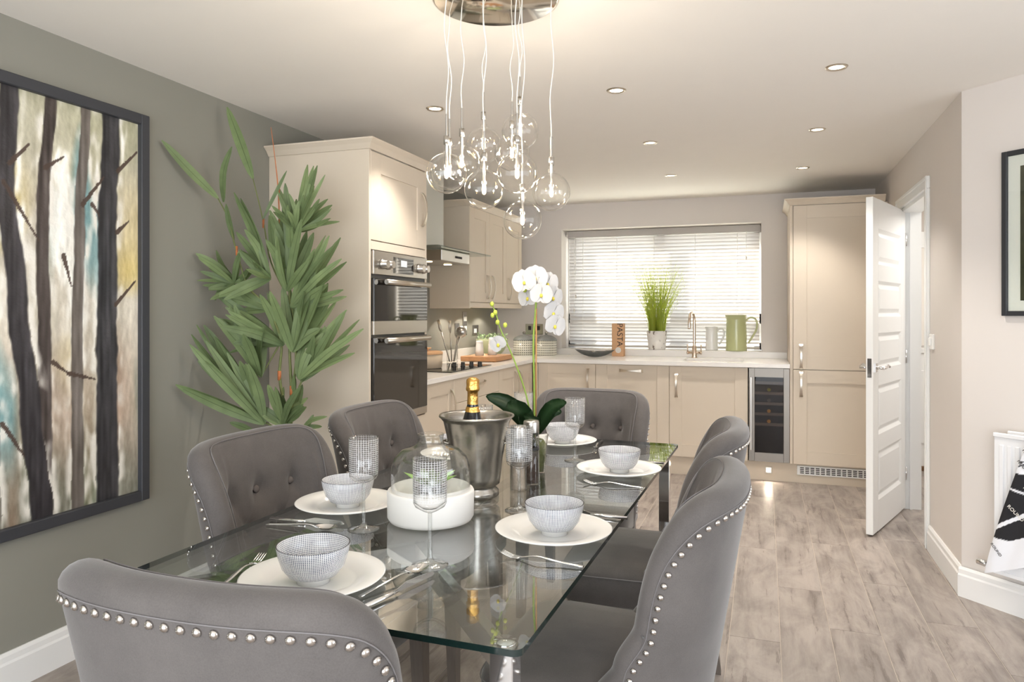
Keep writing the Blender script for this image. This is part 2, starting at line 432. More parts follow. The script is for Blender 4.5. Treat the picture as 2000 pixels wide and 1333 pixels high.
# right wall with the doorway: opening y 4.70..5.60, height 2.05
DY0, DY1, DZ = 4.72, 5.6, 2.06
bm = bm_new()
box(bm, XR, XR+.12, 3.96, DY0, 0, H); box(bm, XR, XR+.12, DY1, YB, 0, H); box(bm, XR, XR+.12, DY0, DY1, DZ, H)
struct(link('wall_right', bm, 'wall_grey'), 'pale grey wall with open doorway')
# wall that runs off at 45 degrees, carrying the radiator
L45 = 1.4
bm = bm_new(); prism(bm, [(XR, 3.96), (XR+L45, 3.96-L45), (XR+L45+.12, 3.96-L45+.05), (XR+.12, 4.03)], 2, 0, H)
struct(link('wall_angled', bm, 'wall_grey'), 'pale grey angled wall behind the radiator')
bm = bm_new(); box(bm, XR+L45, X2+.15, 3.96-L45, 3.96-L45+.12, 0, H)
struct(link('wall_corner', bm, 'wall_grey'))
bm = bm_new()   # right end wall with a window opening, y -.3..2.1, z .6..2.1
box(bm, X2, X2+.15, Y0, -.3, 0, H); box(bm, X2, X2+.15, 2.1, 3.96-L45, 0, H); box(bm, X2, X2+.15, -.3, 2.1, 0, .6); box(bm, X2, X2+.15, -.3, 2.1, 2.1, H)
struct(link('wall_end', bm, 'wall_grey'))
bm = bm_new()   # rear wall with the patio door opening
box(bm, XL, -2.1, Y0-.15, Y0, 0, H); box(bm, 1.7, X2, Y0-.15, Y0, 0, H); box(bm, -2.1, 1.7, Y0-.15, Y0, 2.15, H)
struct(link('wall_rear', bm, 'wall_grey'))
# hall beyond the doorway
bm = bm_new(); box(bm, XR+.12, HX+.1, HY, HY+.12, 0, H)
struct(link('wall_hall_end', bm, 'wall_grey'))
bm = bm_new(); box(bm, HX, HX+.12, 3.1, HY, 0, H)
struct(link('wall_hall_side', bm, 'wall_grey'))
# skirting boards
def skirt(name, p, q, n, h=.14, t=.018):
    """p->q along the wall foot, n = direction into the room"""
    p, q, n = Vector((*p, 0)), Vector((*q, 0)), Vector((*n, 0)).normalized()
    prof = [(0, 0), (t, 0), (t, h*.72), (t*.75, h*.78), (t*.7, h*.92), (t*.3, h), (0, h)]
    bm = bm_new(); A = [bm.verts.new(p+n*a+Vector((0, 0, z))) for a, z in prof]; B = [bm.verts.new(q+n*a+Vector((0, 0, z))) for a, z in prof]
    k = len(prof)
    for i in range(k): bm.faces.new((A[i], A[(i+1) % k], B[(i+1) % k], B[i]))
    bm.faces.new(A); bm.faces.new(B); bmesh.ops.recalc_face_normals(bm, faces=bm.faces[:])
    return struct(link(name, bm, 'skirting'), 'white moulded skirting board')
skirt('baseboard_left', (XL, Y0), (XL, 3.25), (1, 0))
skirt('baseboard_right', (XR, 3.955), (XR, DY0-.07), (-1, 0))
s = .5**.5
skirt('baseboard_angled', (XR-.008, 3.96-.008), (XR+L45, 3.96-L45), (-1, -1))
# doorway lining and architrave
bm = bm_new()
box(bm, XR-.002, XR+.122, DY0-.0, DY0+.03, 0, DZ); box(bm, XR-.002, XR+.122, DY1-.03, DY1, 0, DZ); box(bm, XR-.002, XR+.122, DY0, DY1, DZ-.03, DZ)
box(bm, XR+.05, XR+.065, DY1-.045, DY1-.03, 0, DZ-.03); box(bm, XR+.05, XR+.065, DY0+.03, DY0+.045, 0, DZ-.03)
struct(link('trim_1', bm, 'white_gloss'), 'white door lining')
bm = bm_new()
for a, b, c, d in ((DY0-.065, DY0+.006, 0, DZ-.006), (DY1-.006, DY1+.065, 0, DZ-.006), (DY0-.065, DY1+.065, DZ-.006, DZ+.065)):
    box(bm, XR-.018, XR, a, b, c, d, .004)
    if c == 0: box(bm, XR-.024, XR-.016, a if a < DY0-.01 else b-.022, (a if a < DY0-.01 else b-.022)+.022, 0, DZ+.042, .003)
box(bm, XR-.024, XR-.016, DY0-.065, DY1+.065, DZ+.043, DZ+.065, .003)
struct(link('trim_2', bm, 'white_gloss'), 'white door architrave')
# hall front door
fd = struct(bpy.data.objects.new('door_2', None)); C.objects.link(fd); fd.location = (1.5, HY, 0); fd['label'] = 'white front door at the end of the hall'
bm = bm_new(); box(bm, 1.1, 2.0, HY-.05, HY-.004, .03, 2.04, .004)
link('door_leaf', bm, 'white_gloss', fd)
for (a, b) in ((1.19, 1.5), (1.6, 1.91)):
    bm = bm_new(); box(bm, a, b, HY-.062, HY-.046, .22, .86, .012); link('door_panel', bm, 'white_gloss', fd)
bm = bm_new(); box(bm, 1.19, 1.91, HY-.056, HY-.046, 1.04, 1.9); link('obscured_pane', bm, 'mat_board', fd)
bm = bm_new()
for a, b, c, d in ((1.16, 1.19, 1.0, 1.93), (1.91, 1.94, 1.0, 1.93), (1.16, 1.94, 1.0, 1.04), (1.16, 1.94, 1.9, 1.93)): box(bm, a, b, HY-.066, HY-.046, c, d, .004)
link('pane_frame', bm, 'white_gloss', fd)
bm = bm_new(); box(bm, 1.05, 2.05, HY-.09, HY-.01, 0, .03); link('threshold', bm, 'cork_brown', fd)
bm = bm_new(); tube(bm, [(1.17, HY-.05, 1.06), (1.17, HY-.1, 1.06), (1.28, HY-.1, 1.06)], .009); link('lever', bm, 'chrome', fd)

# open panelled door (hinged on the far jamb)
dr = struct(bpy.data.objects.new('door_1', None)); C.objects.link(dr)
hx, hy = XR+.005, DY1-.03
ang = math.atan2(4.80-hy, .592-hx); dr.location = (hx, hy, 0); dr.rotation_euler = (0, 0, ang); dr['label'] = 'white five-panel internal door standing open'
DW = math.hypot(4.80-hy, .592-hx)
bm = bm_new()
# local: x along the leaf from the hinge, y thickness (+y is the side seen by the room)
T_ = .04
zs = [.012, .20, .50, .60, .90, 1.0, 1.22, 1.32, 1.54, 1.64, 1.86, 2.04]
stile = .12
box(bm, 0, stile, -T_/2, T_/2, .012, 2.04, .002); box(bm, DW-stile, DW, -T_/2, T_/2, .012, 2.04, .002)
rails = [(.012, .2), (.5, .6), (.9, 1.0), (1.22, 1.32), (1.54, 1.64), (1.86, 2.04)]
for a, b in rails: box(bm, stile, DW-stile, -T_/2, T_/2, a, b)
link('door_leaf', bm, 'white_gloss', dr, loc=(0, 0, 0))
for k in range(5):
    a, b = rails[k][1], rails[k+1][0]
    bm = bm_new(); x0, x1 = stile, DW-stile
    for sgn in (1, -1):
        yo, yi = sgn*T_/2, sgn*(T_/2-.012); ym = sgn*(T_/2-.003)
        def ring(i, y): return [bm.verts.new(v) for v in ((x0+i, y, a+i), (x1-i, y, a+i), (x1-i, y, b-i), (x0+i, y, b-i))]
        rs = [ring(0, yo), ring(.02, yi), ring(.026, yi), ring(.05, ym)]
        for A, B in zip(rs, rs[1:]):
            for q in range(4): bm.faces.new((A[q], A[(q+1) % 4], B[(q+1) % 4], B[q]))
        bm.faces.new(rs[-1])
    bmesh.ops.recalc_face_normals(bm, faces=bm.faces[:])
    link('door_panel', bm, 'white_gloss', dr, loc=(0, 0, 0))
for sgn in (1, -1):
    bm = bm_new(); x = DW-.055
    box(bm, x-.026, x+.026, sgn*T_/2, sgn*(T_/2+.008), .985, 1.04, .002)
    tube(bm, [(x, sgn*T_/2, 1.012), (x, sgn*(T_/2+.05), 1.012)], .010, 12)
    tube(bm, smooth_path([(x, sgn*(T_/2+.045), 1.012), (x-.03, sgn*(T_/2+.052), 1.014), (x-.075, sgn*(T_/2+.05), 1.024), (x-.115, sgn*(T_/2+.05), 1.014)]), .0085, 10)
    link('lever_handle', bm, 'chrome', dr, loc=(0, 0, 0), smooth=False)
bm = bm_new(); box(bm, DW-.001, DW+.0015, -.012, .012, .955, 1.07, .0005); link('latch_plate', bm, 'chrome', dr, loc=(0, 0, 0))
bm = bm_new()
for z in (.2, 1.0, 1.8): tube(bm, [(0, .024, z), (0, .024, z+.09)], .006)
link('hinge', bm, 'chrome', dr, loc=(0, 0, 0))
# wall switch
sw = thing('light_switch', 'small white light switch on the wall beside the doorway', 'switch', (XR, 4.575, 1.183))
bm = bm_new(); box(bm, XR-.012, XR, 4.535, 4.615, 1.14, 1.226, .003); link('switch_plate', bm, 'white_ceramic', sw)
bm = bm_new(); box(bm, XR-.022, XR-.012, 4.562, 4.588, 1.16, 1.206, .003); link('rocker', bm, 'white_ceramic', sw)

# ------------------------------------------------------------------ window with blind
win = struct(bpy.data.objects.new('window_1', None)); C.objects.link(win); win.location = ((WX0+WX1)/2, YB+.2, WZ0); win['label'] = 'white framed kitchen window'
WY = YB+.30
bm = bm_new()
for a, b, c, d in ((WX0, WX0+.07, WZ0, WZ1), (WX1-.07, WX1, WZ0, WZ1), (WX0, WX1, WZ0, WZ0+.07), (WX0, WX1, WZ1-.07, WZ1), (-.99, -.91, WZ0, WZ1), (WX0, WX1, 1.24, 1.34)):
    box(bm, a, b, WY-.03, WY+.03, c, d, .004)
link('window_frame', bm, 'white_gloss', win)
for a, b in ((WX0+.06, -.98), (-.92, WX1-.06)):
    for c, d in ((WZ0+.06, 1.25), (1.33, WZ1-.06)):
        bm = bm_new(); box(bm, a, b, WY-.003, WY+.003, c, d); link('window_pane', bm, 'window_glass', win)
bm = bm_new(); box(bm, WX0, WX1, YB-.012, WY-.03, WZ0-.025, WZ0, .004); link('window_sill', bm, 'worktop', win)
# outside: ground and the neighbouring house
bm = bm_new(); box(bm, -12, 12, 7.6, 24, -.4, -.3); struct(link('ground_outside', bm, 'gravel_outside'))
bl = thing('venetian_blind', 'white slatted venetian blind lowered over the kitchen window', 'blind', ((WX0+WX1)/2, YB+.2, WZ1))
BY = YB+.19
bm = bm_new(); box(bm, WX0+.02, WX1-.004, BY-.045, BY+.02, WZ1-.068, WZ1-.004, .004); link('headrail', bm, 'blind_slat', bl)
sl = bm_new(); nseg = 6; wdt = .05; bow = .004
ring = []
for k in range(nseg+1):
    t = k/nseg-.5; ring.append((t*wdt, bow*(1-4*t*t)))
A0 = [sl.verts.new((-.5*(WX1-WX0-.05), y, z)) for y, z in ring]; B0 = [sl.verts.new((.5*(WX1-WX0-.05), y, z)) for y, z in ring]
for k in range(nseg):
    f = sl.faces.new((A0[k], B0[k], B0[k+1], A0[k+1])); f.smooth = True
sme = bpy.data.meshes.new('slat'); sl.to_mesh(sme); sl.free(); sme.materials.append(M['blind_slat'])
z = WZ1-.095; nsl = 0
while z > WZ0+.05:
    o = bpy.data.objects.new('slat', sme); C.objects.link(o); o.parent = bl; o.location = Vector(((WX0+WX1)/2+.008, BY, z))-Vector(bl.location)
    o.rotation_euler = (R(-48), 0, 0); z -= .0335; nsl += 1
bm = bm_new(); box(bm, WX0+.028, WX1-.012, BY-.025, BY+.025, WZ0+.012, WZ0+.03, .003); link('bottom_rail', bm, 'blind_slat', bl)
for x in (-1.70, -1.36, -1.0, -.62, -.24):
    bm = bm_new(); tube(bm, [(x, BY-.024, WZ1-.07), (x, BY-.024, WZ0+.03)], .0012, 5); link('ladder_cord', bm, 'cable', bl)
for x, zz in ((-1.765, 1.52), (-1.78, 1.38), (-.16, 1.86)):
    bm = bm_new(); tube(bm, [(x, BY-.05, WZ1-.06), (x, BY-.05, zz)], .0015, 5); lathe(bm, [(0, 0), (.006, .004), (.008, .03), (0, .036)], 8, (x, BY-.05, zz-.034)); link('pull_cord', bm, 'cable', bl)

# ------------------------------------------------------------------ kitchen
def shaker(bm, w, h, st=.085, t=.022, rec=.008):
    """door centred on x, z from 0; front face at y=0, back at y=t; recessed centre"""
    box(bm, -w/2, -w/2+st, 0, t, 0, h, .0015); box(bm, w/2-st, w/2, 0, t, 0, h, .0015)
    box(bm, -w/2+st, w/2-st, .0003, t, 0, st); box(bm, -w/2+st, w/2-st, .0003, t, h-st, h)
    box(bm, -w/2+st, w/2-st, rec, t, st, h-st)
    return bm
def bow_handle_mesh():
    bm = bm_new(); L = .20; pts = []; n = 14
    rings = []
    for i in range(n+1):
        t = i/n; z = (t-.5)*L; y = -.030*math.sin(math.pi*min(1, max(0, t)))**.6-.001; wdt = .0065+.0075*abs(2*t-1)**2.2; th = .0045
        rings.append([bm.verts.new(v) for v in ((-wdt, y-th, z), (wdt, y-th, z), (wdt, y+th*.4, z), (-wdt, y+th*.4, z))])
    for A, B in zip(rings, rings[1:]):
        for k in range(4): bm.faces.new((A[k], A[(k+1) % 4], B[(k+1) % 4], B[k]))
    bm.faces.new(rings[0]); bm.faces.new(rings[-1]); bmesh.ops.recalc_face_normals(bm, faces=bm.faces[:])
    me = bpy.data.meshes.new('handle'); bm.to_mesh(me); bm.free(); me.materials.append(M['satin_nickel'])
    for f in me.polygons: f.use_smooth = False
    return me
HANDLE = bow_handle_mesh()
def front(parent, name, face, a0, a1, z0, z1, plane, handle=None, st=.085, flat=False):
    """a door or drawer front. face '-y' (back run) or '+x' (left run). a0..a1 along the wall; handle=(along, z, vertical?)"""
    g = .0015; w_, h_ = a1-a0-2*g, z1-z0-2*g
    bm = bm_new()
    if flat: box(bm, -w_/2, w_/2, 0, .022, 0, h_, .0015)
    else: shaker(bm, w_, h_, st)
    pl = abs_loc(parent)
    c = (a0+a1)/2
    if face == '-y': loc, rz = Vector((c, plane, z0+g)), 0
    else: loc, rz = Vector((plane, c, z0+g)), R(90)
    d = link(name, bm, 'cream_cabinet', parent, loc=loc-pl, rot=(0, 0, rz))
    if handle:
        al, hz, vert = handle
        o = bpy.data.objects.new('handle', HANDLE); C.objects.link(o); o.parent = d
        o.location = (al-c, -.001, hz-z0-g)
        if not vert: o.rotation_euler = (0, R(90), 0)
    return d
ZB, ZT = .155, .905
FY, FX = 6.10, -1.94
def base_unit(name, label, face, a0, a1, back, plane, top=ZT):
    c = (a0+a1)/2
    t = thing(name, label, 'cabinet', (c, (plane+back)/2, 0) if face == '-y' else ((plane+back)/2, c, 0))
    bm = bm_new()
    if face == '-y': box(bm, a0+.001, a1-.001, plane+.024, back-.002, ZB, top)
    else: box(bm, back+.002, plane-.024, a0+.001, a1-.001, ZB, top)
    link('carcass', bm, 'cream_cabinet', t)
    return t
# back run, from the corner to the wine cooler
u = base_unit('base_cabinet', 'cream shaker base cabinet in the corner by the lattice canisters', '-y', -1.915, -1.374, YB, FY)
front(u, 'corner_post', '-y', -1.915, -1.89, ZB, ZT, FY, flat=True); front(u, 'door', '-y', -1.89, -1.374, ZB, ZT, FY, (-1.437, .765, True))
u = base_unit('dishwasher_cabinet', 'cream shaker appliance door with horizontal handle under the pasta box', '-y', -1.374, -.75, YB, FY)
front(u, 'door', '-y', -1.374, -.75, ZB, ZT, FY, (-1.066, .856, False), st=.1)
u = base_unit('sink_cabinet', 'cream shaker base cabinet under the sink', '-y', -.75, -.128, YB, FY, .735)
front(u, 'door', '-y', -.75, -.128, ZB, ZT, FY, (-.692, .745, True), st=.1)
# left run
u = base_unit('base_cabinet', 'cream shaker base cabinet beside the oven tower', '+x', 3.945, 4.387, XL, FX)
front(u, 'door', '+x', 3.945, 4.387, ZB, ZT, FX, (4.335, .745, True))
u = base_unit('drawer_cabinet', 'cream drawer cabinet below the hob', '+x', 4.387, 5.24, XL, FX)
front(u, 'drawer', '+x', 4.387, 5.24, .74, ZT, FX, (4.84, .84, False), flat=True)
front(u, 'drawer', '+x', 4.387, 5.24, .45, .74, FX, (4.84, .66, False), flat=True)
front(u, 'drawer', '+x', 4.387, 5.24, ZB, .45, FX, (4.84, .37, False), flat=True)
u = base_unit('base_cabinet', 'cream two-door base cabinet under the chopping board', '+x', 5.24, 6.09, XL, FX)
front(u, 'door', '+x', 5.24, 5.675, ZB, ZT, FX, (5.62, .765, True)); front(u, 'door', '+x', 5.675, 6.09, ZB, ZT, FX, (5.73, .765, True))
# plinths
pl = thing('plinth', 'cream kitchen plinth with square floor light and white vent grille', 'plinth', (-.4, 6.16, 0))
bm = bm_new(); box(bm, -1.9, XR-.002, 6.145, 6.165, 0, .154); link('plinth_board', bm, 'cream_cabinet', pl)
bm = bm_new(); box(bm, -2.0, -1.98, 3.95, 6.145, 0, .154); link('plinth_board', bm, 'cream_cabinet', pl)
bm = bm_new(); box(bm, .0, .055, 6.138, 6.145, .058, .113, .002); q = link('floor_light', bm, 'satin_nickel', pl)
bm = bm_new(); box(bm, .011, .044, 6.135, 6.1385, .069, .102); link('lens', bm, 'plinth_glow', q)
lamp('plinth_lamp', 'SPOT', (.027, 6.12, .086), 1.2, (1, .86, .68), (R(60), 0, R(180)), spot_size=R(110), shadow_soft_size=.01)
bm = bm_new(); box(bm, .24, .80, 6.132, 6.145, .066, .138, .002); gq = link('vent_grille', bm, 'white_gloss', pl)
bm = bm_new()
for i in range(14):
    for j in range(4): box(bm, .262+i*.038, .29+i*.038, 6.131, 6.1335, .078+j*.0135, .0855+j*.0135)
q = link('grille_slots', bm, 'ink', gq, world=True)
# worktop: L shaped slab with a cut-out for the sink
wt = thing('worktop', 'white L-shaped kitchen worktop with low upstand', 'worktop', (-1.2, 6.4, .91))
SX0, SX1, SY0, SY1 = -.66, -.17, 6.26, 6.62
bm = bm_new(); z0, z1 = .908, .94
box(bm, XL+.002, -1.92, 3.945, YB-.002, z0, z1, .002)
for a, b, c, d in ((-1.92, SX0, 6.07, YB-.002), (SX1, .185, 6.07, YB-.002), (SX0, SX1, 6.07, SY0), (SX0, SX1, SY1, YB-.002)): box(bm, a, b, c, d, z0, z1)
link('slab', bm, 'worktop', wt)
bm = bm_new(); box(bm, XL+.02, .185, YB-.018, YB-.002, z1, .995, .001); box(bm, XL+.002, XL+.018, 5.3, YB-.018, z1, 1.03, .001); link('upstand', bm, 'worktop', wt)
sk = thing('sink', 'white undermounted sink bowl below the window', 'sink', ((SX0+SX1)/2, (SY0+SY1)/2, .76))
bm = bm_new()
box(bm, SX0-.01, SX1+.01, SY0-.01, SY1+.01, .74, .75); box(bm, SX0-.01, SX0, SY0, SY1, .75, .907); box(bm, SX1, SX1+.01, SY0, SY1, .75, .907); box(bm, SX0, SX1, SY0-.01, SY0, .75, .907); box(bm, SX0, SX1, SY1, SY1+.01, .75, .907)
link('bowl', bm, 'white_ceramic', sk)
bm = bm_new(); lathe(bm, [(0, .004), (.03, .004), (.04, 0)], 20, ((SX0+SX1)/2, (SY0+SY1)/2, .75)); link('drain', bm, 'chrome', sk)
tp = thing('kitchen_tap', 'tall brushed nickel swan-neck tap with two levers', 'tap', (-.60, 6.69, .94))
bm = bm_new(); tube(bm, smooth_path([(-.6, 6.69, .94), (-.6, 6.69, 1.1), (-.6, 6.69, 1.27), (-.605, 6.68, 1.32), (-.615, 6.64, 1.345), (-.625, 6.58, 1.33), (-.63, 6.555, 1.28), (-.632, 6.55, 1.20)], 5), .0125, 12); link('spout', bm, 'brass_tap', tp)
bm = bm_new(); lathe(bm, [(.027, 0), (.027, .006), (.02, .012), (.02, .1), (.0125, .11)], 18, (-.6, 6.69, .94)); tube(bm, [(-.655, 6.69, .985), (-.545, 6.69, .985)], .011, 12); link('tap_body', bm, 'brass_tap', tp)
for s_ in (-1, 1):
    bm = bm_new(); tube(bm, [(-.6+s_*.05, 6.69, .985), (-.6+s_*.066, 6.69, .985)], .014, 12); tube(bm, [(-.6+s_*.058, 6.69, .985), (-.6+s_*.06, 6.685, 1.06)], .006, 8); link('lever', bm, 'brass_tap', tp)
# tall fridge unit
fr = thing('fridge_housing', 'tall cream shaker fridge cabinet beside the open door', 'cabinet', (.5, 6.45, 0))
bm = bm_new(); box(bm, .19, .88, FY+.024, YB-.002, ZB, 2.19); box(bm, .186, .207, FY-.001, YB-.002, ZB, 2.19, .001); link('carcass', bm, 'cream_cabinet', fr)
front(fr, 'upper_door', '-y', .209, .845, .9, 2.188, FY, (.268, 1.0, True), st=.1)
front(fr, 'lower_door', '-y', .209, .845, ZB, .897, FY, (.268, .785, True), st=.1)
def cornice(parent, pts, out, z0=2.19, h=.05, ov=.045):
    """coving strip along pts (open polyline in plan), flaring out to the given side directions"""
    bm = bm_new(); prof = [(0, 0), (.006, 0), (ov*.55, h*.5), (ov, h*.85), (ov, h), (0, h)]
    rings = []
    for p, o in zip(pts, out):
        rings.append([bm.verts.new((p[0]+o[0]*a, p[1]+o[1]*a, z0+z)) for a, z in prof])
    k = len(prof)
    for A, B in zip(rings, rings[1:]):
        for i in range(k): bm.faces.new((A[i], A[(i+1) % k], B[(i+1) % k], B[i]))
    bm.faces.new(rings[0]); bm.faces.new(rings[-1]); bmesh.ops.recalc_face_normals(bm, faces=bm.faces[:])
    return link('cornice', bm, 'cream_cabinet', parent)
cornice(fr, [(.19, YB-.01), (.19, FY), (.86, FY)], [(-1, 0), (-1, -1), (0, -1)])
# wine cooler
wc = thing('wine_cooler', 'slim stainless wine cooler with dark glass door', 'wine cooler', (.03, 6.4, .155))
a0, a1, zb, zt = -.122, .184, .158, .902
bm = bm_new()
box(bm, a0, a1, FY+.03, YB-.05, zb, zt); link('cabinet_body', bm, 'black_plastic', wc)
fw = .045
bm = bm_new(); box(bm, a0, a0+fw, FY, FY+.03, zb, zt, .002); box(bm, a1-fw, a1, FY, FY+.03, zb, zt, .002); box(bm, a0+fw, a1-fw, FY, FY+.03, zb, zb+.07); box(bm, a0+fw, a1-fw, FY, FY+.03, zt-.07, zt); link('door_frame', bm, 'steel_brushed', wc)
bm = bm_new(); box(bm, a0+fw, a1-fw, FY+.012, FY+.016, zb+.07, zt-.07); link('door_pane', bm, 'cooler_glass', wc)
bm = bm_new(); box(bm, a0+.008, a0+.026, FY-.03, FY-.016, zb+.09, zt-.07, .003); box(bm, a0+.01, a0+.022, FY-.016, FY, zb+.12, zb+.14); box(bm, a0+.01, a0+.022, FY-.016, FY, zt-.12, zt-.10); link('bar_handle', bm, 'steel', wc)
for k in range(5):
    zz = .785-k*.083; bm = bm_new(); box(bm, a0+fw, a1-fw, FY+.018, FY+.03, zz-.011, zz+.011); link('shelf_front', bm, 'oak_board' if False else 'steel_brushed', wc)
for zz, mm in ((.73, 'bud'), (.645, 'slate_dish'), (.56, 'gold_foil'), (.478, 'gold_foil')):
    bm = bm_new(); tube(bm, [(.03, FY+.019, zz), (.03, FY+.029, zz)], .014, 14); link('bottle_top', bm, mm, wc)
# oven tower
ov = thing('oven_housing', 'tall cream cabinet tower around the double oven', 'cabinet', (-2.23, 3.6, 0))
TY0, TY1, TX = 3.265, 3.935, -1.92
bm = bm_new()
box(bm, XL+.002, TX-.022, TY0, TY0+.02, 0, 2.19, .001); box(bm, XL+.002, TX-.001, TY1-.02, TY1, 0, 2.19, .001); box(bm, TX-.024, TX-.001, TY0, TY0+.02, 0, 2.19, .001)
box(bm, XL+.002, TX-.022, TY0+.02, TY1-.02, 1.685, 2.19); box(bm, XL+.002, TX-.022, TY0+.02, TY1-.02, .1, .72); link('carcass', bm, 'cream_cabinet', ov)
front(ov, 'upper_door', '+x', TY0+.018, TY1-.012, 1.722, 2.186, TX, (3.87, 1.955, True), st=.105)
front(ov, 'filler_strip', '+x', TY0+.018, TY1-.012, 1.672, 1.719, TX, flat=True)
front(ov, 'lower_door', '+x', TY0+.018, TY1-.012, .16, .74, TX, None)
cornice(ov, [(XL+.003, TY0), (TX, TY0), (TX, TY1), (-2.2, TY1)], [(0, -1), (1, -1), (1, 1), (0, 1)])
do = thing('double_oven', 'built-in stainless double oven with black glass doors', 'oven', (-2.2, 3.6, .745))
OY0, OY1 = 3.29, 3.915
bm = bm_new(); box(bm, XL+.1, TX-.005, OY0, OY1, .745, 1.668); link('oven_body', bm, 'black_plastic', do)
bm = bm_new(); box(bm, TX-.005, TX+.012, OY0, OY1, 1.545, 1.668, .002); cp = link('control_panel', bm, 'steel', do)
bm = bm_new(); box(bm, TX+.012, TX+.0135, 3.50, 3.735, 1.560, 1.648); dq = link('display', bm, 'black_glass', cp)
bm = bm_new(); box(bm, TX+.0135, TX+.0142, 3.585, 3.655, 1.60, 1.635); link('clock_digits', bm, 'display_glow', dq)
for y in (3.375, 3.435, 3.80, 3.86):
    bm = bm_new(); tube(bm, [(TX+.012, y, 1.602), (TX+.024, y, 1.602), (TX+.026, y, 1.602), (TX+.05, y, 1.602)], [.027, .027, .022, .02], 20); link('knob', bm, 'steel', cp)
for zb_, zt_, nm in ((1.30, 1.525, 'upper_oven_door'), (.79, 1.215, 'lower_oven_door')):
    bm = bm_new(); box(bm, TX-.004, TX+.014, OY0, OY1, zb_, zt_, .002); d = link(nm, bm, 'black_glass', do)
    bm = bm_new(); zz = zt_-.018; tube(bm, [(TX+.045, OY0+.075, zz), (TX+.045, OY1+.02-.05, zz)], .012, 12, flat=1.2)
    for y in (OY0+.1, OY1-.06): tube(bm, [(TX+.01, y, zz), (TX+.045, y, zz)], .008, 8)
    link('bar_handle', bm, 'satin_nickel', d)
bm = bm_new(); box(bm, TX-.004, TX+.013, OY0, OY1, 1.228, 1.302, .002); link('middle_strip', bm, 'steel', do)
bm = bm_new(); box(bm, TX-.004, TX+.013, OY0, OY1, .748, .79, .002); link('lower_strip', bm, 'steel', do)
# wall cabinet
wu = thing('wall_cabinet', 'cream three-door shaker wall cabinet beside the cooker hood', 'cabinet', (-2.37, 5.9, 1.38))
bm = bm_new(); box(bm, XL+.002, -2.19-.024, 5.27, 6.54, 1.40, 2.184); box(bm, XL+.002, -2.19, 5.25, 5.27, 1.38, 2.185, .001); link('carcass', bm, 'cream_cabinet', wu)
for a, b, hp in ((5.27, 5.69, 5.635), (5.69, 6.11, 5.745), (6.11, 6.54, 6.165)):
    front(wu, 'door', '+x', a, b, 1.43, 2.185, -2.19, (hp, 1.56, True), st=.08)
bm = bm_new(); box(bm, -2.235, -2.19, 5.27, 6.54, 1.385, 1.428, .004); link('light_pelmet', bm, 'cream_cabinet', wu)
cornice(wu, [(XL+.003, 5.25), (-2.19, 5.25), (-2.19, 6.54)], [(0, -1), (1, -1), (1, 0)], 2.185)
bm = bm_new()
for y in (5.5, 5.9, 6.3): lathe(bm, [(0, -.004), (.026, -.004), (.03, 0)], 16, (-2.36, y, 1.40))
link('under_light', bm, 'hood_glow', wu)
for y in (5.5, 5.9, 6.3): lamp('under_cabinet_lamp', 'SPOT', (-2.36, y, 1.39), 5, (1, .92, .8), (0, 0, 0), spot_size=R(130), shadow_soft_size=.03)
# cooker hood
hd = thing('cooker_hood', 'steel chimney cooker hood with flat glass canopy', 'cooker hood', (-2.4, 4.7, 1.69))
bm = bm_new(); box(bm, XL+.002, -2.27, 4.62, 4.94, 1.78, 2.395, .002); link('flue', bm, 'satin_steel', hd)
bm = bm_new(); box(bm, XL+.002, -2.06, 4.45, 4.94, 1.70, 1.775, .004); hb = link('hood_body', bm, 'steel', hd)
bm = bm_new(); box(bm, XL+.01, -1.99, 4.25, 5.2, 1.778, 1.786, .002); link('glass_canopy', bm, 'hood_glass', hd)
for k in range(4):
    bm = bm_new(); box(bm, -2.0601, -2.055, 4.68+k*.03, 4.70+k*.03, 1.73, 1.745); link('push_button', bm, 'ink', hb)
for y in (4.53, 4.86):
    bm = bm_new(); lathe(bm, [(0, 0), (.028, 0), (.03, .003)], 16, (-2.2, y, 1.696)); link('hood_lamp', bm, 'hood_glow', hb)
    lamp('hood_light', 'SPOT', (-2.2, y, 1.69), 5, (1, .86, .68), (0, 0, 0), spot_size=R(110), shadow_soft_size=.03)
# hob with its knobs
hob = thing('hob', 'black glass hob with four dark control knobs', 'hob', (-2.22, 4.85, .94))
bm = bm_new(); box(bm, -2.46, -1.985, 4.45, 5.2, .9402, .946, .002); link('hob_glass', bm, 'black_glass', hob)
for k in range(4):
    bm = bm_new(); y = 4.91+k*.045; x = -2.17+k*.05; lathe(bm, [(.019, 0), (.019, .004), (.016, .006), (.015, .03), (.012, .032), (0, .032)], 18, (x, y, .946)); link('knob', bm, 'black_plastic', hob)
# things on the worktop
po = thing('casserole_pot', 'stone-coloured casserole with wooden lid on the hob', 'pot', (-2.3, 4.72, .946))
bm = bm_new(); lathe(bm, [(0, 0), (.1, 0), (.108, .006), (.112, .10), (.108, .10), (.1, .012), (0, .01)], 32, (-2.3, 4.72, .946)); link('pot_body', bm, 'stone_pot', po)
bm = bm_new(); lathe(bm, [(.114, 0), (.114, .016), (.1, .022), (0, .024)], 32, (-2.3, 4.72, 1.047)); link('lid', bm, 'wood_lid', po)
bm = bm_new(); lathe(bm, [(.012, 0), (.012, .012), (.03, .016), (.03, .024), (0, .026)], 20, (-2.3, 4.72, 1.07)); link('lid_knob', bm, 'wood_lid', po)
ut = thing('utensil_pot', 'clear pot of steel kitchen utensils beside the hob', 'utensils', (-2.36, 5.3, .94))
bm = bm_new(); lathe(bm, [(0, 0), (.045, 0), (.045, .15), (.042, .15), (.042, .006), (0, .005)], 24, (-2.36, 5.3, .94)); link('holder', bm, 'clear_glass', ut)
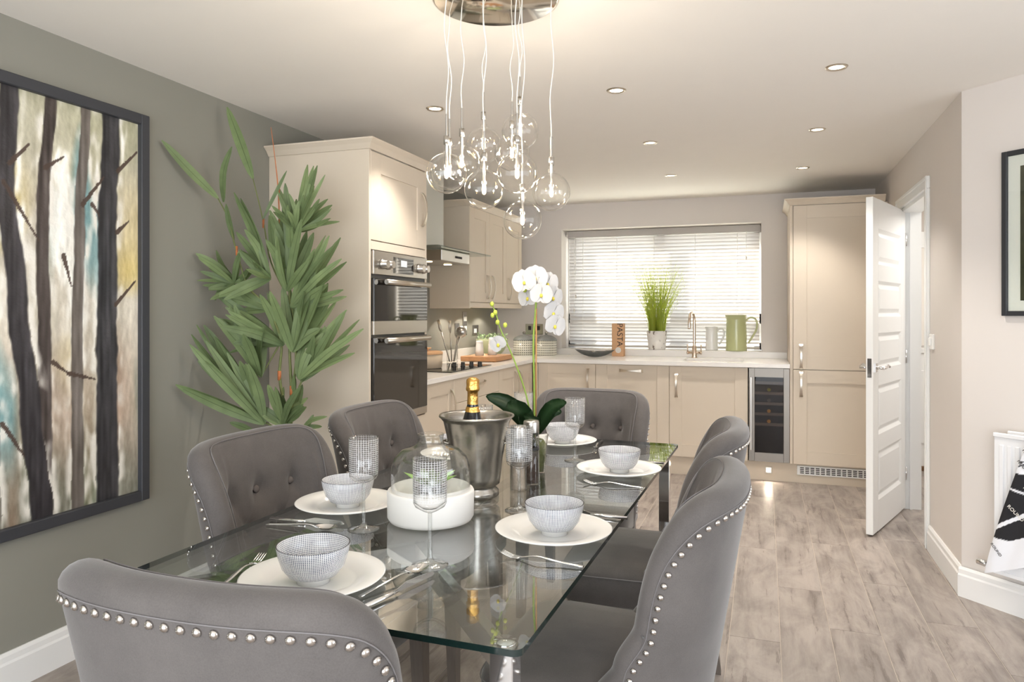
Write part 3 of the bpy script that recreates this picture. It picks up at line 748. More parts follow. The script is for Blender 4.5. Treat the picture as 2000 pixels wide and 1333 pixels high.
for dx, dy, hz, kind in ((-.05, -.06, 1.27, 'spatula'), (.0, -.03, 1.26, 'spatula'), (.03, .05, 1.24, 'ladle'), (.0, .08, 1.22, 'spoon')):
    b0, b1 = Vector((-2.36+dx*.3, 5.3+dy*.3, .955)), Vector((-2.36+dx*1.2, 5.3+dy*1.3, hz-.08))
    bm = bm_new(); tube(bm, [b0, b1], .005, 8)
    if kind == 'ladle': sphere(bm, b1+Vector((.01, .01, .03)), .046, 16, 10, (1, .8, 1))
    elif kind == 'spoon': sphere(bm, b1+Vector((0, 0, .03)), .034, 14, 8, (.4, .8, 1.2))
    else:
        d_ = (b1-b0).normalized(); tube(bm, [b1, b1+d_*.02, b1+d_*.05, b1+d_*.1], [.006, .022, .03, .026], 10, flat=.15, up=Vector((1, 0, 0)))
    link(kind, bm, 'steel', ut)
cb = thing('chopping_board', 'thick end-grain wooden chopping board on the worktop', 'chopping board', (-2.22, 5.7, .94))
bm = bm_new(); box(bm, -2.385, -2.07, 5.52, 5.93, .943, .985, .004); link('board', bm, 'oak_board', cb)
bm = bm_new()
for x in (-2.36, -2.1):
    for y in (5.55, 5.9): box(bm, x-.01, x+.01, y-.01, y+.01, .94, .944)
link('foot', bm, 'black_plastic', cb)
for (x, y, h_, r_, lab) in ((-2.27, 5.66, .125, .036, 'short white fluted salt pot on the chopping board'), (-2.20, 5.78, .150, .038, 'tall white fluted pepper pot on the chopping board')):
    t = thing('condiment_pot', lab, 'pot', (x, y, .985))
    bm = bm_new(); lathe(bm, [(0, 0), (r_, 0), (r_*.95, h_*.4), (r_*.8, h_*.8), (r_*.8, h_*.84), (r_*.86, h_*.86), (r_*.8, h_*.97), (r_*.7, h_), (0, h_)], 32, (x, y, .9855), wob=lambda a, z: .015*math.cos(16*a)); link('body', bm, 'white_ceramic', t)
gb = thing('planted_bowl', 'pale green bowl of small trailing foliage in the worktop corner', 'bowl', (-2.36, 6.2, .94))
bm = bm_new(); lathe(bm, [(0, 0), (.06, 0), (.065, .012), (.11, .06), (.14, .12), (.148, .15), (.15, .165), (.142, .165), (.13, .12), (.1, .07), (0, .06)], 36, (-2.36, 6.2, .94)); link('bowl_body', bm, 'sage_bowl', gb)
bm = bm_new(); rnd = random.Random(3)
for k in range(170):
    a = rnd.random()*6.28; r_ = .14*rnd.random()**.5; c = Vector((-2.36+r_*math.cos(a), 6.2+r_*math.sin(a), 1.09+.06*rnd.random()))
    d_ = Vector((rnd.uniform(-1, 1), rnd.uniform(-1, 1), rnd.uniform(.2, 1))).normalized()*.022; s_ = d_.cross(Vector((rnd.random(), rnd.random(), .3))).normalized()*.009
    v = [bm.verts.new(c), bm.verts.new(c+d_*.5+s_), bm.verts.new(c+d_), bm.verts.new(c+d_*.5-s_)]; bm.faces.new(v)
q = link('foliage', bm, 'leaf_small', gb); q['kind'] = 'stuff'
for k, (x, y) in enumerate(((-2.2, 6.64), (-1.985, 6.67))):
    t = thing('lattice_canister', 'pierced cream ceramic canister with dark lid ' + ('nearer the corner sockets' if k == 0 else 'nearer the window'), 'canister', (x, y, .94))
    bm = bm_new(); lathe(bm, [(0, 0), (.10, 0), (.103, .004), (.103, .14), (.096, .14), (.096, .01), (0, .01)], 40, (x, y, .9402)); link('body', bm, 'lattice_ceramic', t)
    bm = bm_new(); lathe(bm, [(.105, .14), (.106, .148), (.09, .165), (.055, .183), (.02, .19), (.012, .198), (0, .198)], 40, (x, y, .9402)); l_ = link('lid', bm, 'slate_dish', t)
    bm = bm_new(); sphere(bm, (x, y, 1.150), .014); link('lid_knob', bm, 'pewter', l_)
ds = thing('leaf_dish', 'shallow grey leaf-shaped dish on the worktop below the window', 'dish', (-1.47, 6.5, .94))
bm = bm_new()
n, mm = 24, 6; rings = []
for j in range(mm+1):
    r_ = j/mm; ring = []
    for k in range(n):
        a = 2*math.pi*k/n; ring.append(bm.verts.new((-1.47+.19*r_*math.cos(a), 6.5+.085*r_*math.sin(a), .9405+.05*r_**2+.02*r_**3*math.cos(a)**2)))
    rings.append(ring)
for A, B in zip(rings[1:], rings[2:]):
    for k in range(n): f = bm.faces.new((A[k], A[(k+1) % n], B[(k+1) % n], B[k])); f.smooth = True
bm.faces.new(rings[1])
bmesh.ops.solidify(bm, geom=bm.faces[:], thickness=.004)
link('dish_body', bm, 'slate_dish', ds)
bm = bm_new()
for k in range(5): sphere(bm, (-1.43+.03*k*(-1)**k*.6, 6.5+.01*(k % 3-1), .975+.004*k), .018, 10, 8, (1.4, .8, .6))
link('pebbles', bm, 'pewter', ds)
pb = thing('pasta_box', 'tan card pasta box with black lettering and round window', 'box', (-1.29, 6.70, .94))
bm = bm_new(); box(bm, -1.345, -1.235, 6.66, 6.74, .9402, 1.245, .002); link('carton', bm, 'kraft', pb)
text_obj('lettering', 'PASTA', .075, 'ink', pb, (.018, -.0402, .20), (R(90), R(90), 0), scale=(1, 1, 1))
bm = bm_new(); tube(bm, [(-1.285, 6.6605, .998), (-1.285, 6.6585, .998)], .027, 24); link('round_window', bm, 'mat_board', pb)
# window-sill things
gp = thing('grass_pot', 'bark-patterned white pot of tall lime grass on the window sill', 'potted plant', (-.96, 6.878, 1.0))
bm = bm_new(); lathe(bm, [(0, 0), (.076, 0), (.08, .01), (.094, .175), (.088, .175), (.083, .15), (0, .15)], 32, (-.96, 6.878, 1.0002)); link('pot', bm, 'bark_pot', gp)
rnd = random.Random(11); bm = bm_new(); uvl = bm.loops.layers.uv.verify()
for k in range(330):
    a = rnd.random()*6.283; r_ = .07*rnd.random()**.5; L = rnd.uniform(.45, .82); out = rnd.uniform(.05, .24)*(.3+r_/.07)
    b0 = Vector((-.96+r_*math.cos(a), 6.878+r_*math.sin(a), 1.15)); aa = a+rnd.uniform(-.5, .5)
    dv = Vector((math.cos(aa), .32*math.sin(aa), 0)); pts = []
    for j in range(6):
        t = j/5; p_ = b0+dv*out*t**1.6+Vector((0, 0, L*t*(1-.08*t)))
        p_.y = min(p_.y, BY-.05); pts.append(p_)
    s_ = Vector((math.cos(a*3), math.sin(a*3)*.6, 0)).normalized()
    prev = None
    for j, p_ in enumerate(pts):
        w_ = .0024*(1-j/5.3); cur = (bm.verts.new(p_-s_*w_), bm.verts.new(p_+s_*w_))
        if prev:
            f = bm.faces.new((prev[0], prev[1], cur[1], cur[0]))
            for lp, uu in zip(f.loops, (0.2, .8, .8, .2)): lp[uvl].uv = (uu, j/5)
        prev = cur
    if rnd.random() < .75:
        for j in range(6):
            t = .45+.5*rnd.random(); p_ = pts[0].lerp(pts[-1], t) if False else pts[min(5, int(t*5))]+Vector((rnd.uniform(-.006, .006), 0, rnd.uniform(-.05, .05)))
            q_ = p_+Vector((rnd.uniform(-.012, .012), 0, rnd.uniform(.006, .014)))
            vv = [bm.verts.new(p_), bm.verts.new((p_+q_)/2+Vector((.003, 0, 0))), bm.verts.new(q_), bm.verts.new((p_+q_)/2-Vector((.003, 0, 0)))]
            f = bm.faces.new(vv)
            for lp in f.loops: lp[uvl].uv = (.2, .9)
q = link('grass_blades', bm, 'grass_blade', gp); q['kind'] = 'stuff'
def jug(name, lab, mat, x, y, z, r_, h_, hand):
    t = thing(name, lab, 'jug', (x, y, z))
    bm = bm_new()
    def wob(a, zz): return .12*max(0, math.cos(a-math.pi))**8*max(0, (zz-h_*.8)/(h_*.2)) if zz > h_*.8 else 0
    lathe(bm, [(0, 0), (r_, 0), (r_*1.01, .01), (r_*.97, h_*.5), (r_*.93, h_*.85), (r_*.98, h_), (r_*.92, h_), (r_*.86, h_*.8), (r_*.86, .02), (0, .015)], 36, (x, y, z+.0002), wob=wob); link('jug_body', bm, mat, t)
    bm = bm_new(); tube(bm, smooth_path([(x+r_*.9, y, z+h_*.84), (x+r_*1.35, y, z+h_*.93), (x+r_*1.85, y, z+h_*.86), (x+r_*1.9, y, z+h_*.62), (x+r_*1.35, y, z+h_*.32), (x+r_*1.1, y, z+h_*hand)], 6), [.009]*26+[.008]*5, 10); link('handle', bm, mat, t)
    return t
jug('white_jug', 'white ceramic jug on the sill beside the tap', 'white_ceramic', -.462, 6.89, WZ0, .056, .215, .26)
jug('green_jug', 'large glazed green jug on the window sill', 'sage_ceramic', -.245, 6.872, WZ0, .092, .325, .22)
# sockets
for k, (y, z, w_, h_, lab) in enumerate(((5.80, 1.20, .09, .11, 'single steel socket nearest the oven tower'), (5.97, 1.25, .09, .21, 'tall steel double switch plate between two sockets'), (6.22, 1.185, .14, .09, 'steel double socket above the planted bowl'))):
    t = thing('wall_socket', lab, 'socket', (XL, y, z))
    bm = bm_new(); box(bm, XL, XL+.008, y-w_/2, y+w_/2, z-h_/2, z+h_/2, .002); link('faceplate', bm, 'socket_steel', t)
    bm = bm_new()
    for j in range(2 if h_ > .15 else 1):
        for i in range(3 if h_ > .15 else 2): box(bm, XL+.008, XL+.012, y-w_*.3+i*w_*.24, y-w_*.3+i*w_*.24+w_*.15, z-h_*.3+j*h_*.4, z-h_*.3+j*h_*.4+.04)
    link('rockers', bm, 'white_ceramic', t)
t = thing('wall_socket', 'steel double socket above the lattice canisters', 'socket', (-2.15, YB, 1.18))
bm = bm_new(); box(bm, -2.24, -2.06, YB-.008, YB, 1.13, 1.235, .002); link('faceplate', bm, 'socket_steel', t)
bm = bm_new()
for x in (-2.21, -2.12): box(bm, x, x+.03, YB-.011, YB-.008, 1.175, 1.215)
link('rockers', bm, 'ink', t)

# ------------------------------------------------------------------ ceiling lights
for k, (x, y) in enumerate(((-1.607, 3.393), (-.665, 3.4), (.29, 3.39), (-.671, 4.516), (.284, 4.506), (-.683, 5.643), (.26, 5.66))):
    t = thing('downlight', 'small round recessed ceiling downlight with steel rim', 'downlight', (x, y, H), group='recessed ceiling downlights')
    bm = bm_new(); lathe(bm, [(.030, .002), (.033, -.004), (.042, -.006), (.047, 0)], 28, (x, y, H)); link('rim', bm, 'satin_nickel', t)
    bm = bm_new(); lathe(bm, [(0, -.001), (.031, -.001)], 24, (x, y, H)); link('lens', bm, 'downlight_glow', t)
    lamp('downlight_lamp', 'SPOT', (x, y, H-.012), 34, (1, .94, .87), (0, 0, 0), spot_size=R(100), spot_blend=.6, shadow_soft_size=.03)
pn = thing('pendant_cluster', 'cluster pendant of clear glass globes hanging from a mirrored disc', 'pendant light', (-.84, 2.238, H))
bm = bm_new(); lathe(bm, [(0, -.028), (.20, -.028), (.21, -.024), (.212, 0)], 64, (-.84, 2.238, H)); link('ceiling_disc', bm, 'mirror_disc', pn)
cy_, sy_ = math.cos(R(19.28)), math.sin(R(19.28))
def cam_pt(px, py, d):
    r_ = (px-1000)/1412*d
    return Vector((r_*cy_-d*sy_, r_*sy_+d*cy_, 1.343-(py-611.8)/1412*d))
GR = .062
rnd = random.Random(8)
for (px, py, d) in ((872, 338.7, 2.22), (878, 336, 2.48), (902, 318, 2.43), (944.5, 283.5, 2.5), (945.4, 370, 2.26), (1016, 256, 2.43), (1000, 300, 2.54), (1010, 338.7, 2.2), (1020.4, 430, 2.31), (1077, 375.4, 2.38)):
    c = cam_pt(px, py, d)
    dx = Vector((c.x+.84, c.y-2.238, 0))
    if dx.length > .19: pass
    bm = bm_new(); prof = [(.011, GR*.985+.012), (.012, GR*.985)]
    for j in range(2, 19): prof.append((GR*math.sin(math.pi*j/18*.999+.0), GR*math.cos(math.pi*j/18)))
    prof[-1] = (0, -GR); lathe(bm, prof, 28, c); g = link('globe', bm, 'globe_glass', pn)
    bm = bm_new(); lathe(bm, [(.0, .052), (.009, .052), (.009, .026), (.0, .026)], 12, c+Vector((0, 0, GR))); lathe(bm, [(.0035, .12), (.0035, .05)], 8, c+Vector((0, 0, GR))); lathe(bm, [(.005, .03), (.005, -.045), (0, -.045)], 8, c+Vector((0, 0, GR))); link('cap_and_stem', bm, 'steel', g)
    bm = bm_new(); lathe(bm, [(0, .016), (.005, .014), (.0065, 0), (.0055, -.012), (0, -.017)], 12, c+Vector((0, 0, .0))); link('bulb', bm, 'bulb_glow', g)
    top = Vector((c.x, c.y, H-.028)); zt_ = c.z+GR+.12; pts = []
    for j in range(13):
        t = j/12; a = .006*math.sin(math.pi*t); pts.append((c.x+a*math.sin(9*t+px), c.y+a*math.cos(7*t+px), zt_+(top.z-zt_)*t))
    bm = bm_new(); tube(bm, smooth_path(pts, 3), .0018, 6); link('cable', bm, 'cable', pn)
    lamp('pendant_bulb', 'POINT', c-Vector((0, 0, .03)), 1.2, (1, .89, .75), shadow_soft_size=.012)

# ------------------------------------------------------------------ dining table
TZ = .775; tcx, tcy, trz = -.838, 2.178, R(-.95)
tb = thing('dining_table', 'rectangular clear glass dining table on chrome legs', 'table', (tcx, tcy, 0), trz)
tw, tl, tt = .468, 1.022, .012
bm = bm_new(); box(bm, -tw, tw, -tl, tl, TZ-tt, TZ)
ve = [e for e in bm.edges if abs(e.verts[0].co.x-e.verts[1].co.x)+abs(e.verts[0].co.y-e.verts[1].co.y) < 1e-6]
bmesh.ops.bevel(bm, geom=ve, offset=.018, segments=5, affect='EDGES', profile=.5)
bm.normal_update()
for f in bm.faces: f.material_index = 0 if abs(f.normal.z) > .5 else 1
link('glass_top', bm, ['table_glass', 'glass_edge'], tb, loc=(0, 0, 0))
lx, ly = tw-.05, tl-.06
for sx in (-1, 1):
    for sy in (-1, 1):
        bm = bm_new(); box(bm, sx*lx-.022, sx*lx+.022, sy*ly-.022, sy*ly+.022, 0, TZ-tt-.012, .002); link('leg', bm, 'chrome', tb, loc=(0, 0, 0))
        bm = bm_new(); lathe(bm, [(0, .0), (.02, .0), (.02, .012), (0, .012)], 20, (sx*lx, sy*ly, TZ-tt-.0125)); link('glass_fixing', bm, 'chrome', tb, loc=(0, 0, 0))
        a = Vector((sx*lx, sy*ly, TZ-.05)); b = Vector((0, sy*(ly-.47), TZ-.05)); d_ = (b-a).normalized(); n_ = Vector((-d_.y, d_.x, 0))*.011
        bm = bm_new(); vs8 = []
        for z in (-.03, .025):
            for p_ in (a+n_, b+n_, b-n_, a-n_): vs8.append(bm.verts.new(p_+Vector((0, 0, z))))
        for q in ((0, 1, 2, 3), (7, 6, 5, 4), (0, 4, 5, 1), (1, 5, 6, 2), (2, 6, 7, 3), (3, 7, 4, 0)): bm.faces.new([vs8[i] for i in q])
        bmesh.ops.recalc_face_normals(bm, faces=bm.faces[:]); link('diagonal_brace', bm, 'chrome', tb, loc=(0, 0, 0))
bm = bm_new(); box(bm, -.011, .011, -(ly-.47), ly-.47, TZ-.08, TZ-.025, .001); link('centre_rail', bm, 'chrome', tb, loc=(0, 0, 0))

# ------------------------------------------------------------------ dining chairs
def chair_proto():
    t = thing('dining_chair', '', 'chair')
    zb, zt, zsh, th = .36, .936, .70, .07
    def P(u, z):
        phi = u*math.pi/2; e = .86
        a = (.238+(.292-.238)*max(0, (z-.4)/.57))*.91
        yr = -.235-.095*max(0, (z-.42)/.55)
        b = lerp([.36, .46, .56, .66, .80, .9, 1.0], [.215, .195, .15, .118, .118, .114, .106], z)
        s_, c_ = math.sin(abs(phi)), math.cos(phi)
        return Vector((math.copysign(a*s_**e, u), yr+b*(1-max(c_, 0)**e), z))
    NU, NV = 88, 44
    us = [math.sin((i/NU*2-1)*math.pi/2) for i in range(NU+1)]
    def ztop(u): return zsh+(zt-zsh)*max(0, 1-abs(u)**5.0)**(1/2.4)
    grid = [[P(u, zb+(ztop(u)-zb)*(j/NV)) for u in us] for j in range(NV+1)]
    def nrm(j, i):
        a = grid[j][min(i+1, NU)]-grid[j][max(i-1, 0)]; b = grid[min(j+1, NV)][i]-grid[max(j-1, 0)][i]
        n = a.cross(b)
        if n.length < 1e-9: n = Vector((0, -1, 0))
        n.normalize()
        # outward: away from the chair centre axis
        if n.dot(grid[j][i]-Vector((0, .12, grid[j][i].z))) < 0: n = -n
        return n
    N = [[nrm(j, i) for i in range(NU+1)] for j in range(NV+1)]
    # boundary loop: left front edge up, along the top, right edge down
    loop = [(j, 0) for j in range(NV)]+[(NV, i) for i in range(NU+1)]+[(j, NU) for j in range(NV-1, -1, -1)]
    def tuft(u, z):
        s_ = u*.46; d = .010
        for (bs, bz) in buttons:
            q = ((s_-bs)**2+(z-bz)**2)
            d -= .024*math.exp(-q/.0011)
        for (a, b) in creases:
            a_, b_ = Vector(a), Vector(b); ab = b_-a_; tt_ = max(0, min(1, (Vector((s_, z))-a_).dot(ab)/ab.length_squared)); dist = (Vector((s_, z))-a_-ab*tt_).length
            d -= .006*math.exp(-(dist/.007)**2)
        e = 1-abs(2*abs(u)-1) if False else 1
        edge = min(1, max(0, (ztop(u)-z)/.06))*min(1, max(0, (1-abs(u))/.12))
        return d*edge
    top3 = [(-.17, .78), (0, .78), (.17, .78)]; mid = [(-.085, .66), (.085, .66), (-.255, .66), (.255, .66)]; low = [(-.17, .56), (0, .56), (.17, .56)]
    buttons = top3+mid[:2]+low
    creases = [((x, z), (x, .94)) for x, z in top3]+[((-.17, .78), (-.085, .66)), ((0, .78), (-.085, .66)), ((0, .78), (.085, .66)), ((.17, .78), (.085, .66)), ((-.17, .78), (-.25, .66)), ((.17, .78), (.25, .66)),
               ((-.085, .66), (-.17, .56)), ((-.085, .66), (0, .56)), ((.085, .66), (0, .56)), ((.085, .66), (.17, .56))]
    bm = bm_new()
    O = [[bm.verts.new(grid[j][i]+N[j][i]*th/2) for i in range(NU+1)] for j in range(NV+1)]
    I = [[bm.verts.new(grid[j][i]-N[j][i]*(th/2+tuft(us[i], grid[j][i].z))) for i in range(NU+1)] for j in range(NV+1)]
    for G, fl in ((O, False), (I, True)):
        for j in range(NV):
            for i in range(NU):
                q = [G[j][i], G[j][i+1], G[j+1][i+1], G[j+1][i]]
                try: bm.faces.new(q[::-1] if fl else q)
                except ValueError: pass
    K = 8; strips = []
    edge_in, edge_out, nails_path = [], [], []
    for n_, (j, i) in enumerate(loop):
        p = grid[j][i]; nn = N[j][i]
        j0, i0 = loop[max(0, n_-1)]; j1, i1 = loop[min(len(loop)-1, n_+1)]
        tg = (grid[j1][i1]-grid[j0][i0])
        e = tg.cross(nn)
        if e.length < 1e-9: e = Vector((0, 0, 1))
        e.normalize()
        cen = Vector((0, -.2, .6))
        if e.dot(p-cen) < 0: e = -e
        ring = [O[j][i]]
        for k in range(1, K):
            a = math.pi*k/K; ring.append(bm.verts.new(p+nn*(th/2)*math.cos(a)+e*(th*.42)*math.sin(a)))
        ring.append(I[j][i]); strips.append(ring)
        edge_out.append(p+nn*(th/2+.001)-e*.004); edge_in.append(p-nn*(th/2-.002)+e*.016); nails_path.append((p+nn*(th/2)-e*.016, nn))
    for A, B in zip(strips, strips[1:]):
        for k in range(K):
            try: bm.faces.new((A[k], A[k+1], B[k+1], B[k]))
            except ValueError: pass
    bmesh.ops.remove_doubles(bm, verts=bm.verts[:], dist=.0004)
    bmesh.ops.recalc_face_normals(bm, faces=bm.faces[:])
    for f in bm.faces: f.smooth = True
    back = link('backrest', bm, 'grey_fabric', t, loc=(0, 0, 0))
    bm = bm_new(); tube(bm, edge_in[2:-2], .0016, 6); tube(bm, edge_out[2:-2], .0012, 6); link('piping', bm, 'piping', back, loc=(0, 0, 0))
    # nail heads, evenly along the outer border
    nb_ = bm_new(); bmesh.ops.create_uvsphere(nb_, u_segments=10, v_segments=6, radius=.0075)
    for v in nb_.verts: v.co.z *= .75
    for f in nb_.faces: f.smooth = True
    nme = bpy.data.meshes.new('nail_head'); nb_.to_mesh(nme); nb_.free(); nme.materials.append(M['nail'])
    run = [0.0]; npth = [q for q in nails_path if q[0].z >= .43]
    for (p, _), (q, _) in zip(npth, npth[1:]): run.append(run[-1]+(q-p).length)
    nn_ = int(run[-1]/.0262); k_ = 0
    for m_ in range(nn_+1):
        d_ = run[-1]*m_/nn_
        while k_ < len(run)-2 and run[k_+1] < d_: k_ += 1
        f_ = (d_-run[k_])/max(1e-6, run[k_+1]-run[k_]); p = npth[k_][0].lerp(npth[k_+1][0], f_); nn = npth[k_][1].lerp(npth[k_+1][1], f_).normalized()
        o = bpy.data.objects.new('nail_head', nme); C.objects.link(o); o.parent = back; o.location = p+nn*.001; o.rotation_euler = nn.to_track_quat('Z', 'Y').to_euler()
    bb = bm_new(); sphere(bb, (0, 0, 0), .0125, 12, 8, (1, 1, .55)); bme = bpy.data.meshes.new('button'); bb.to_mesh(bme); bb.free(); bme.materials.append(M['button_fabric'])
    for (bs, bz) in buttons:
        u_ = bs/.46; p = P(u_, bz); a = P(u_+.02, bz)-P(u_-.02, bz); b = P(u_, bz+.01)-P(u_, bz-.01); n = a.cross(b).normalized()
        if n.y < 0: n = -n
        o = bpy.data.objects.new('button', bme); C.objects.link(o); o.parent = back; o.location = p+n*(th/2-.013); o.rotation_euler = n.to_track_quat('Z', 'Y').to_euler()
    # seat
    bm = bm_new(); rings = []; n = 48
    for (ins, z) in ((.012, .375), (0, .385), (0, .455), (.001, .475), (.008, .492), (.03, .503), (.09, .511), (.18, .514)):
        ring = []
        for k in range(n):
            a = 2*math.pi*k/n; c_, s_ = math.cos(a), math.sin(a); ex = 2/6
            x = math.copysign(abs(c_)**ex, c_)*(.252-ins); y = math.copysign(abs(s_)**ex, s_)*(.26-ins); x *= 1+.04*(y/.26)
            ring.append(bm.verts.new((x, y+.0, z)))
        rings.append(ring)
    for A, B in zip(rings, rings[1:]):
        for k in range(n): f = bm.faces.new((A[k], A[(k+1) % n], B[(k+1) % n], B[k])); f.smooth = True
    bm.faces.new(rings[-1]); bm.faces.new(rings[0][::-1])
    seat = link('seat', bm, 'grey_fabric', t, loc=(0, 0, 0))
    bm = bm_new(); loop_ = [Vector(v) for v in []]
    pts = []
    for k in range(n+1):
        a = 2*math.pi*k/n; c_, s_ = math.cos(a), math.sin(a); ex = 2/6
        x = math.copysign(abs(c_)**ex, c_)*.2535; y = math.copysign(abs(s_)**ex, s_)*.2615; pts.append((x*(1+.04*(y/.26)), y, .474))
    tube(bm, pts, .0018, 6, cap=False); link('piping', bm, 'piping', seat, loc=(0, 0, 0))
    for sx, y, dy in ((-1, .2, .01), (1, .2, .01), (-1, -.19, -.05), (1, -.19, -.05)):
        bm = bm_new(); ra = []
        for z, h in ((.38, .024), (.2, .021), (0, .0165)):
            f_ = 1-z/.38; cx, cyy = sx*(.2+.005*f_), y+dy*f_
            ra.append([bm.verts.new((cx+a*h, cyy+b*h, z)) for a, b in ((-1, -1), (1, -1), (1, 1), (-1, 1))])
        for A, B in zip(ra, ra[1:]):
            for k in range(4): bm.faces.new((A[k], A[(k+1) % 4], B[(k+1) % 4], B[k]))
        bm.faces.new(ra[0]); bm.faces.new(ra[-1]); bmesh.ops.recalc_face_normals(bm, faces=bm.faces[:])
        link('leg', bm, 'leg_wood', t, loc=(0, 0, 0))
    return t
proto = chair_proto()
CH = [(-.79, 1.13, R(.7), 'grey studded dining chair at the table end away from the kitchen'),
      (-1.25, 1.883, R(-93.3), 'grey button-back dining chair nearest the tree painting'),
      (-1.266, 2.618, R(-92.2), 'grey button-back dining chair nearest the oven tower and bamboo'),
      (-.809, 3.235, R(179), 'grey button-back dining chair at the table end by the kitchen units'),
      (-.392, 1.82, R(88.5), 'grey studded dining chair facing the tree painting across the table'),
      (-.408, 2.592, R(90.7), 'grey studded dining chair facing the oven tower across the table')]
for k, (x, y, a, lab) in enumerate(CH):
    c = proto if k == 0 else copy_tree(proto)
    c.location = (x, y, 0); c.rotation_euler = (0, 0, a); c['label'] = lab; c['group'] = 'grey dining chairs around the glass table'

# ------------------------------------------------------------------ table setting
def lathe_mesh(name, prof, mat, n=40, mi=None):
    bm = bm_new(); lathe(bm, prof, n, mi=mi); me = bpy.data.meshes.new(name); bm.to_mesh(me); bm.free()
    for m in (mat if isinstance(mat, list) else [mat]): me.materials.append(M[m])
    return me
PLATE = lathe_mesh('plate', [(0, 0), (.085, 0), (.09, .002), (.105, .012), (.147, .0185), (.15, .021), (.147, .022), (.105, .016), (.09, .007), (.085, .0055), (0, .0055)], 'white_ceramic', 64)
BOWL = lathe_mesh('bowl', [(.032, 0), (.034, .0), (.034, .011), (.05, .016), (.064, .034), (.072, .058), (.0757, .079), (.0745, .0795), (.0735, .079), (.07, .058), (.061, .035), (.045, .019), (0, .0145)], ['hatched_ceramic', 'white_ceramic', 'ink'], 64, mi=lambda i: 1 if i < 2 else (2 if i in (6, 7) else 0))
GLASS = lathe_mesh('bowl_of_glass', [(.0045, .118), (.018, .124), (.034, .134), (.0375, .142), (.038, .155), (.0385, .242), (.0375, .242), (.037, .155), (.0355, .143), (.018, .1295), (0, .1275)], 'etched_glass', 40)
STEM = lathe_mesh('stem_and_foot', [(0, 0), (.041, 0), (.0415, .0015), (.03, .004), (.01, .009), (.0052, .02), (.0042, .06), (.0045, .118)], 'stem_glass', 32)
where = ['in front of the chair away from the kitchen', 'nearest the tree painting', 'on the oven tower side behind the bucket', 'nearest the kitchen units', 'on the door side nearest the spoon', 'on the door side nearest the window']
where = ['at the place setting farthest from the kitchen', 'at the place setting nearest the tree painting', 'at the place setting behind the champagne bucket', 'at the place setting nearest the kitchen units', 'at the place setting across from the tree painting', 'at the place setting across from the champagne bucket']
PL_ = [(-.895, 1.295), (-1.15, 1.835), (-1.14, 2.62), (-.83, 3.03), (-.51, 1.78), (-.49, 2.55)]
GL_ = [(-.711, 1.474), (-.995, 1.664), (-.945, 2.38), (-.94, 2.83), (-.666, 1.967), (-.69, 2.706)]
for k in range(6):
    o = bpy.data.objects.new('dinner_plate', PLATE); C.objects.link(o); o.location = (*PL_[k], TZ+.0003); tag(o, 'round white dinner plate '+where[k], 'plate', 'white dinner plates on the glass table')
    t = thing('rice_bowl', 'small blue and white hatched bowl '+where[k], 'bowl', (PL_[k][0]+.003, PL_[k][1]-.004, TZ+.0062), k*1.1, 'hatched bowls on the plates')
    o = bpy.data.objects.new('bowl_wall', BOWL); C.objects.link(o); o.parent = t
    t = thing('wine_glass', 'tall etched wine glass '+where[k], 'wine glass', (*GL_[k], TZ+.0003), 0, 'etched wine glasses on the table')
    o = bpy.data.objects.new('glass_bowl', GLASS); C.objects.link(o); o.parent = t
    o = bpy.data.objects.new('stem_and_foot', STEM); C.objects.link(o); o.parent = t
def cutlery_mesh(kind):
    bm = bm_new(); L = .2
    if kind == 'fork':
        p = smooth_path([(0, -.1, .004), (0, -.04, .007), (0, .01, .012), (0, .045, .006), (0, .06, .004)], 4)
        tube(bm, p, [.0055-.0025*min(1, i/14) for i in range(len(p))], 8, flat=.45)
        for x in (-.0085, -.003, .003, .0085): tube(bm, smooth_path([(x*.4, .055, .004), (x, .07, .003), (x, .10, .012)], 4), .0015, 6)
        box(bm, -.010, .010, .054, .071, .0025, .0045, .0008)
    elif kind == 'spoon':
        p = smooth_path([(0, -.1, .004), (0, -.04, .008), (0, .02, .012), (0, .045, .007)], 4); tube(bm, p, [.0055-.0025*min(1, i/10) for i in range(len(p))], 8, flat=.45)
        rings = []
        for j in range(5):
            r_ = j/4; rings.append([bm.verts.new((.021*r_*math.cos(2*math.pi*k/20), .073+.032*r_*math.sin(2*math.pi*k/20), .001+.009*r_**2)) for k in range(20)] if j else [bm.verts.new((0, .073, .001))])
        for j in range(4):
            A, B = rings[j], rings[j+1]
            for k in range(20):
                f = bm.faces.new((A[0], B[k], B[(k+1) % 20]) if j == 0 else (A[k], B[k], B[(k+1) % 20], A[(k+1) % 20])); f.smooth = True
    else:
        tube(bm, [(0, -.105, .006), (0, -.02, .006), (0, .0, .006)], [.0065, .0055, .004], 10, flat=.7)
        prism(bm, [(-.002, .004), (.11, .004), (.118, .008), (.11, .014), (.03, .018), (-.002, .010)], 0, -.0008, .0008)
    me = bpy.data.meshes.new(kind); bm.to_mesh(me); bm.free(); me.materials.append(M['chrome']); return me
CUT = {k: cutlery_mesh(k) for k in ('fork', 'spoon', 'knife')}
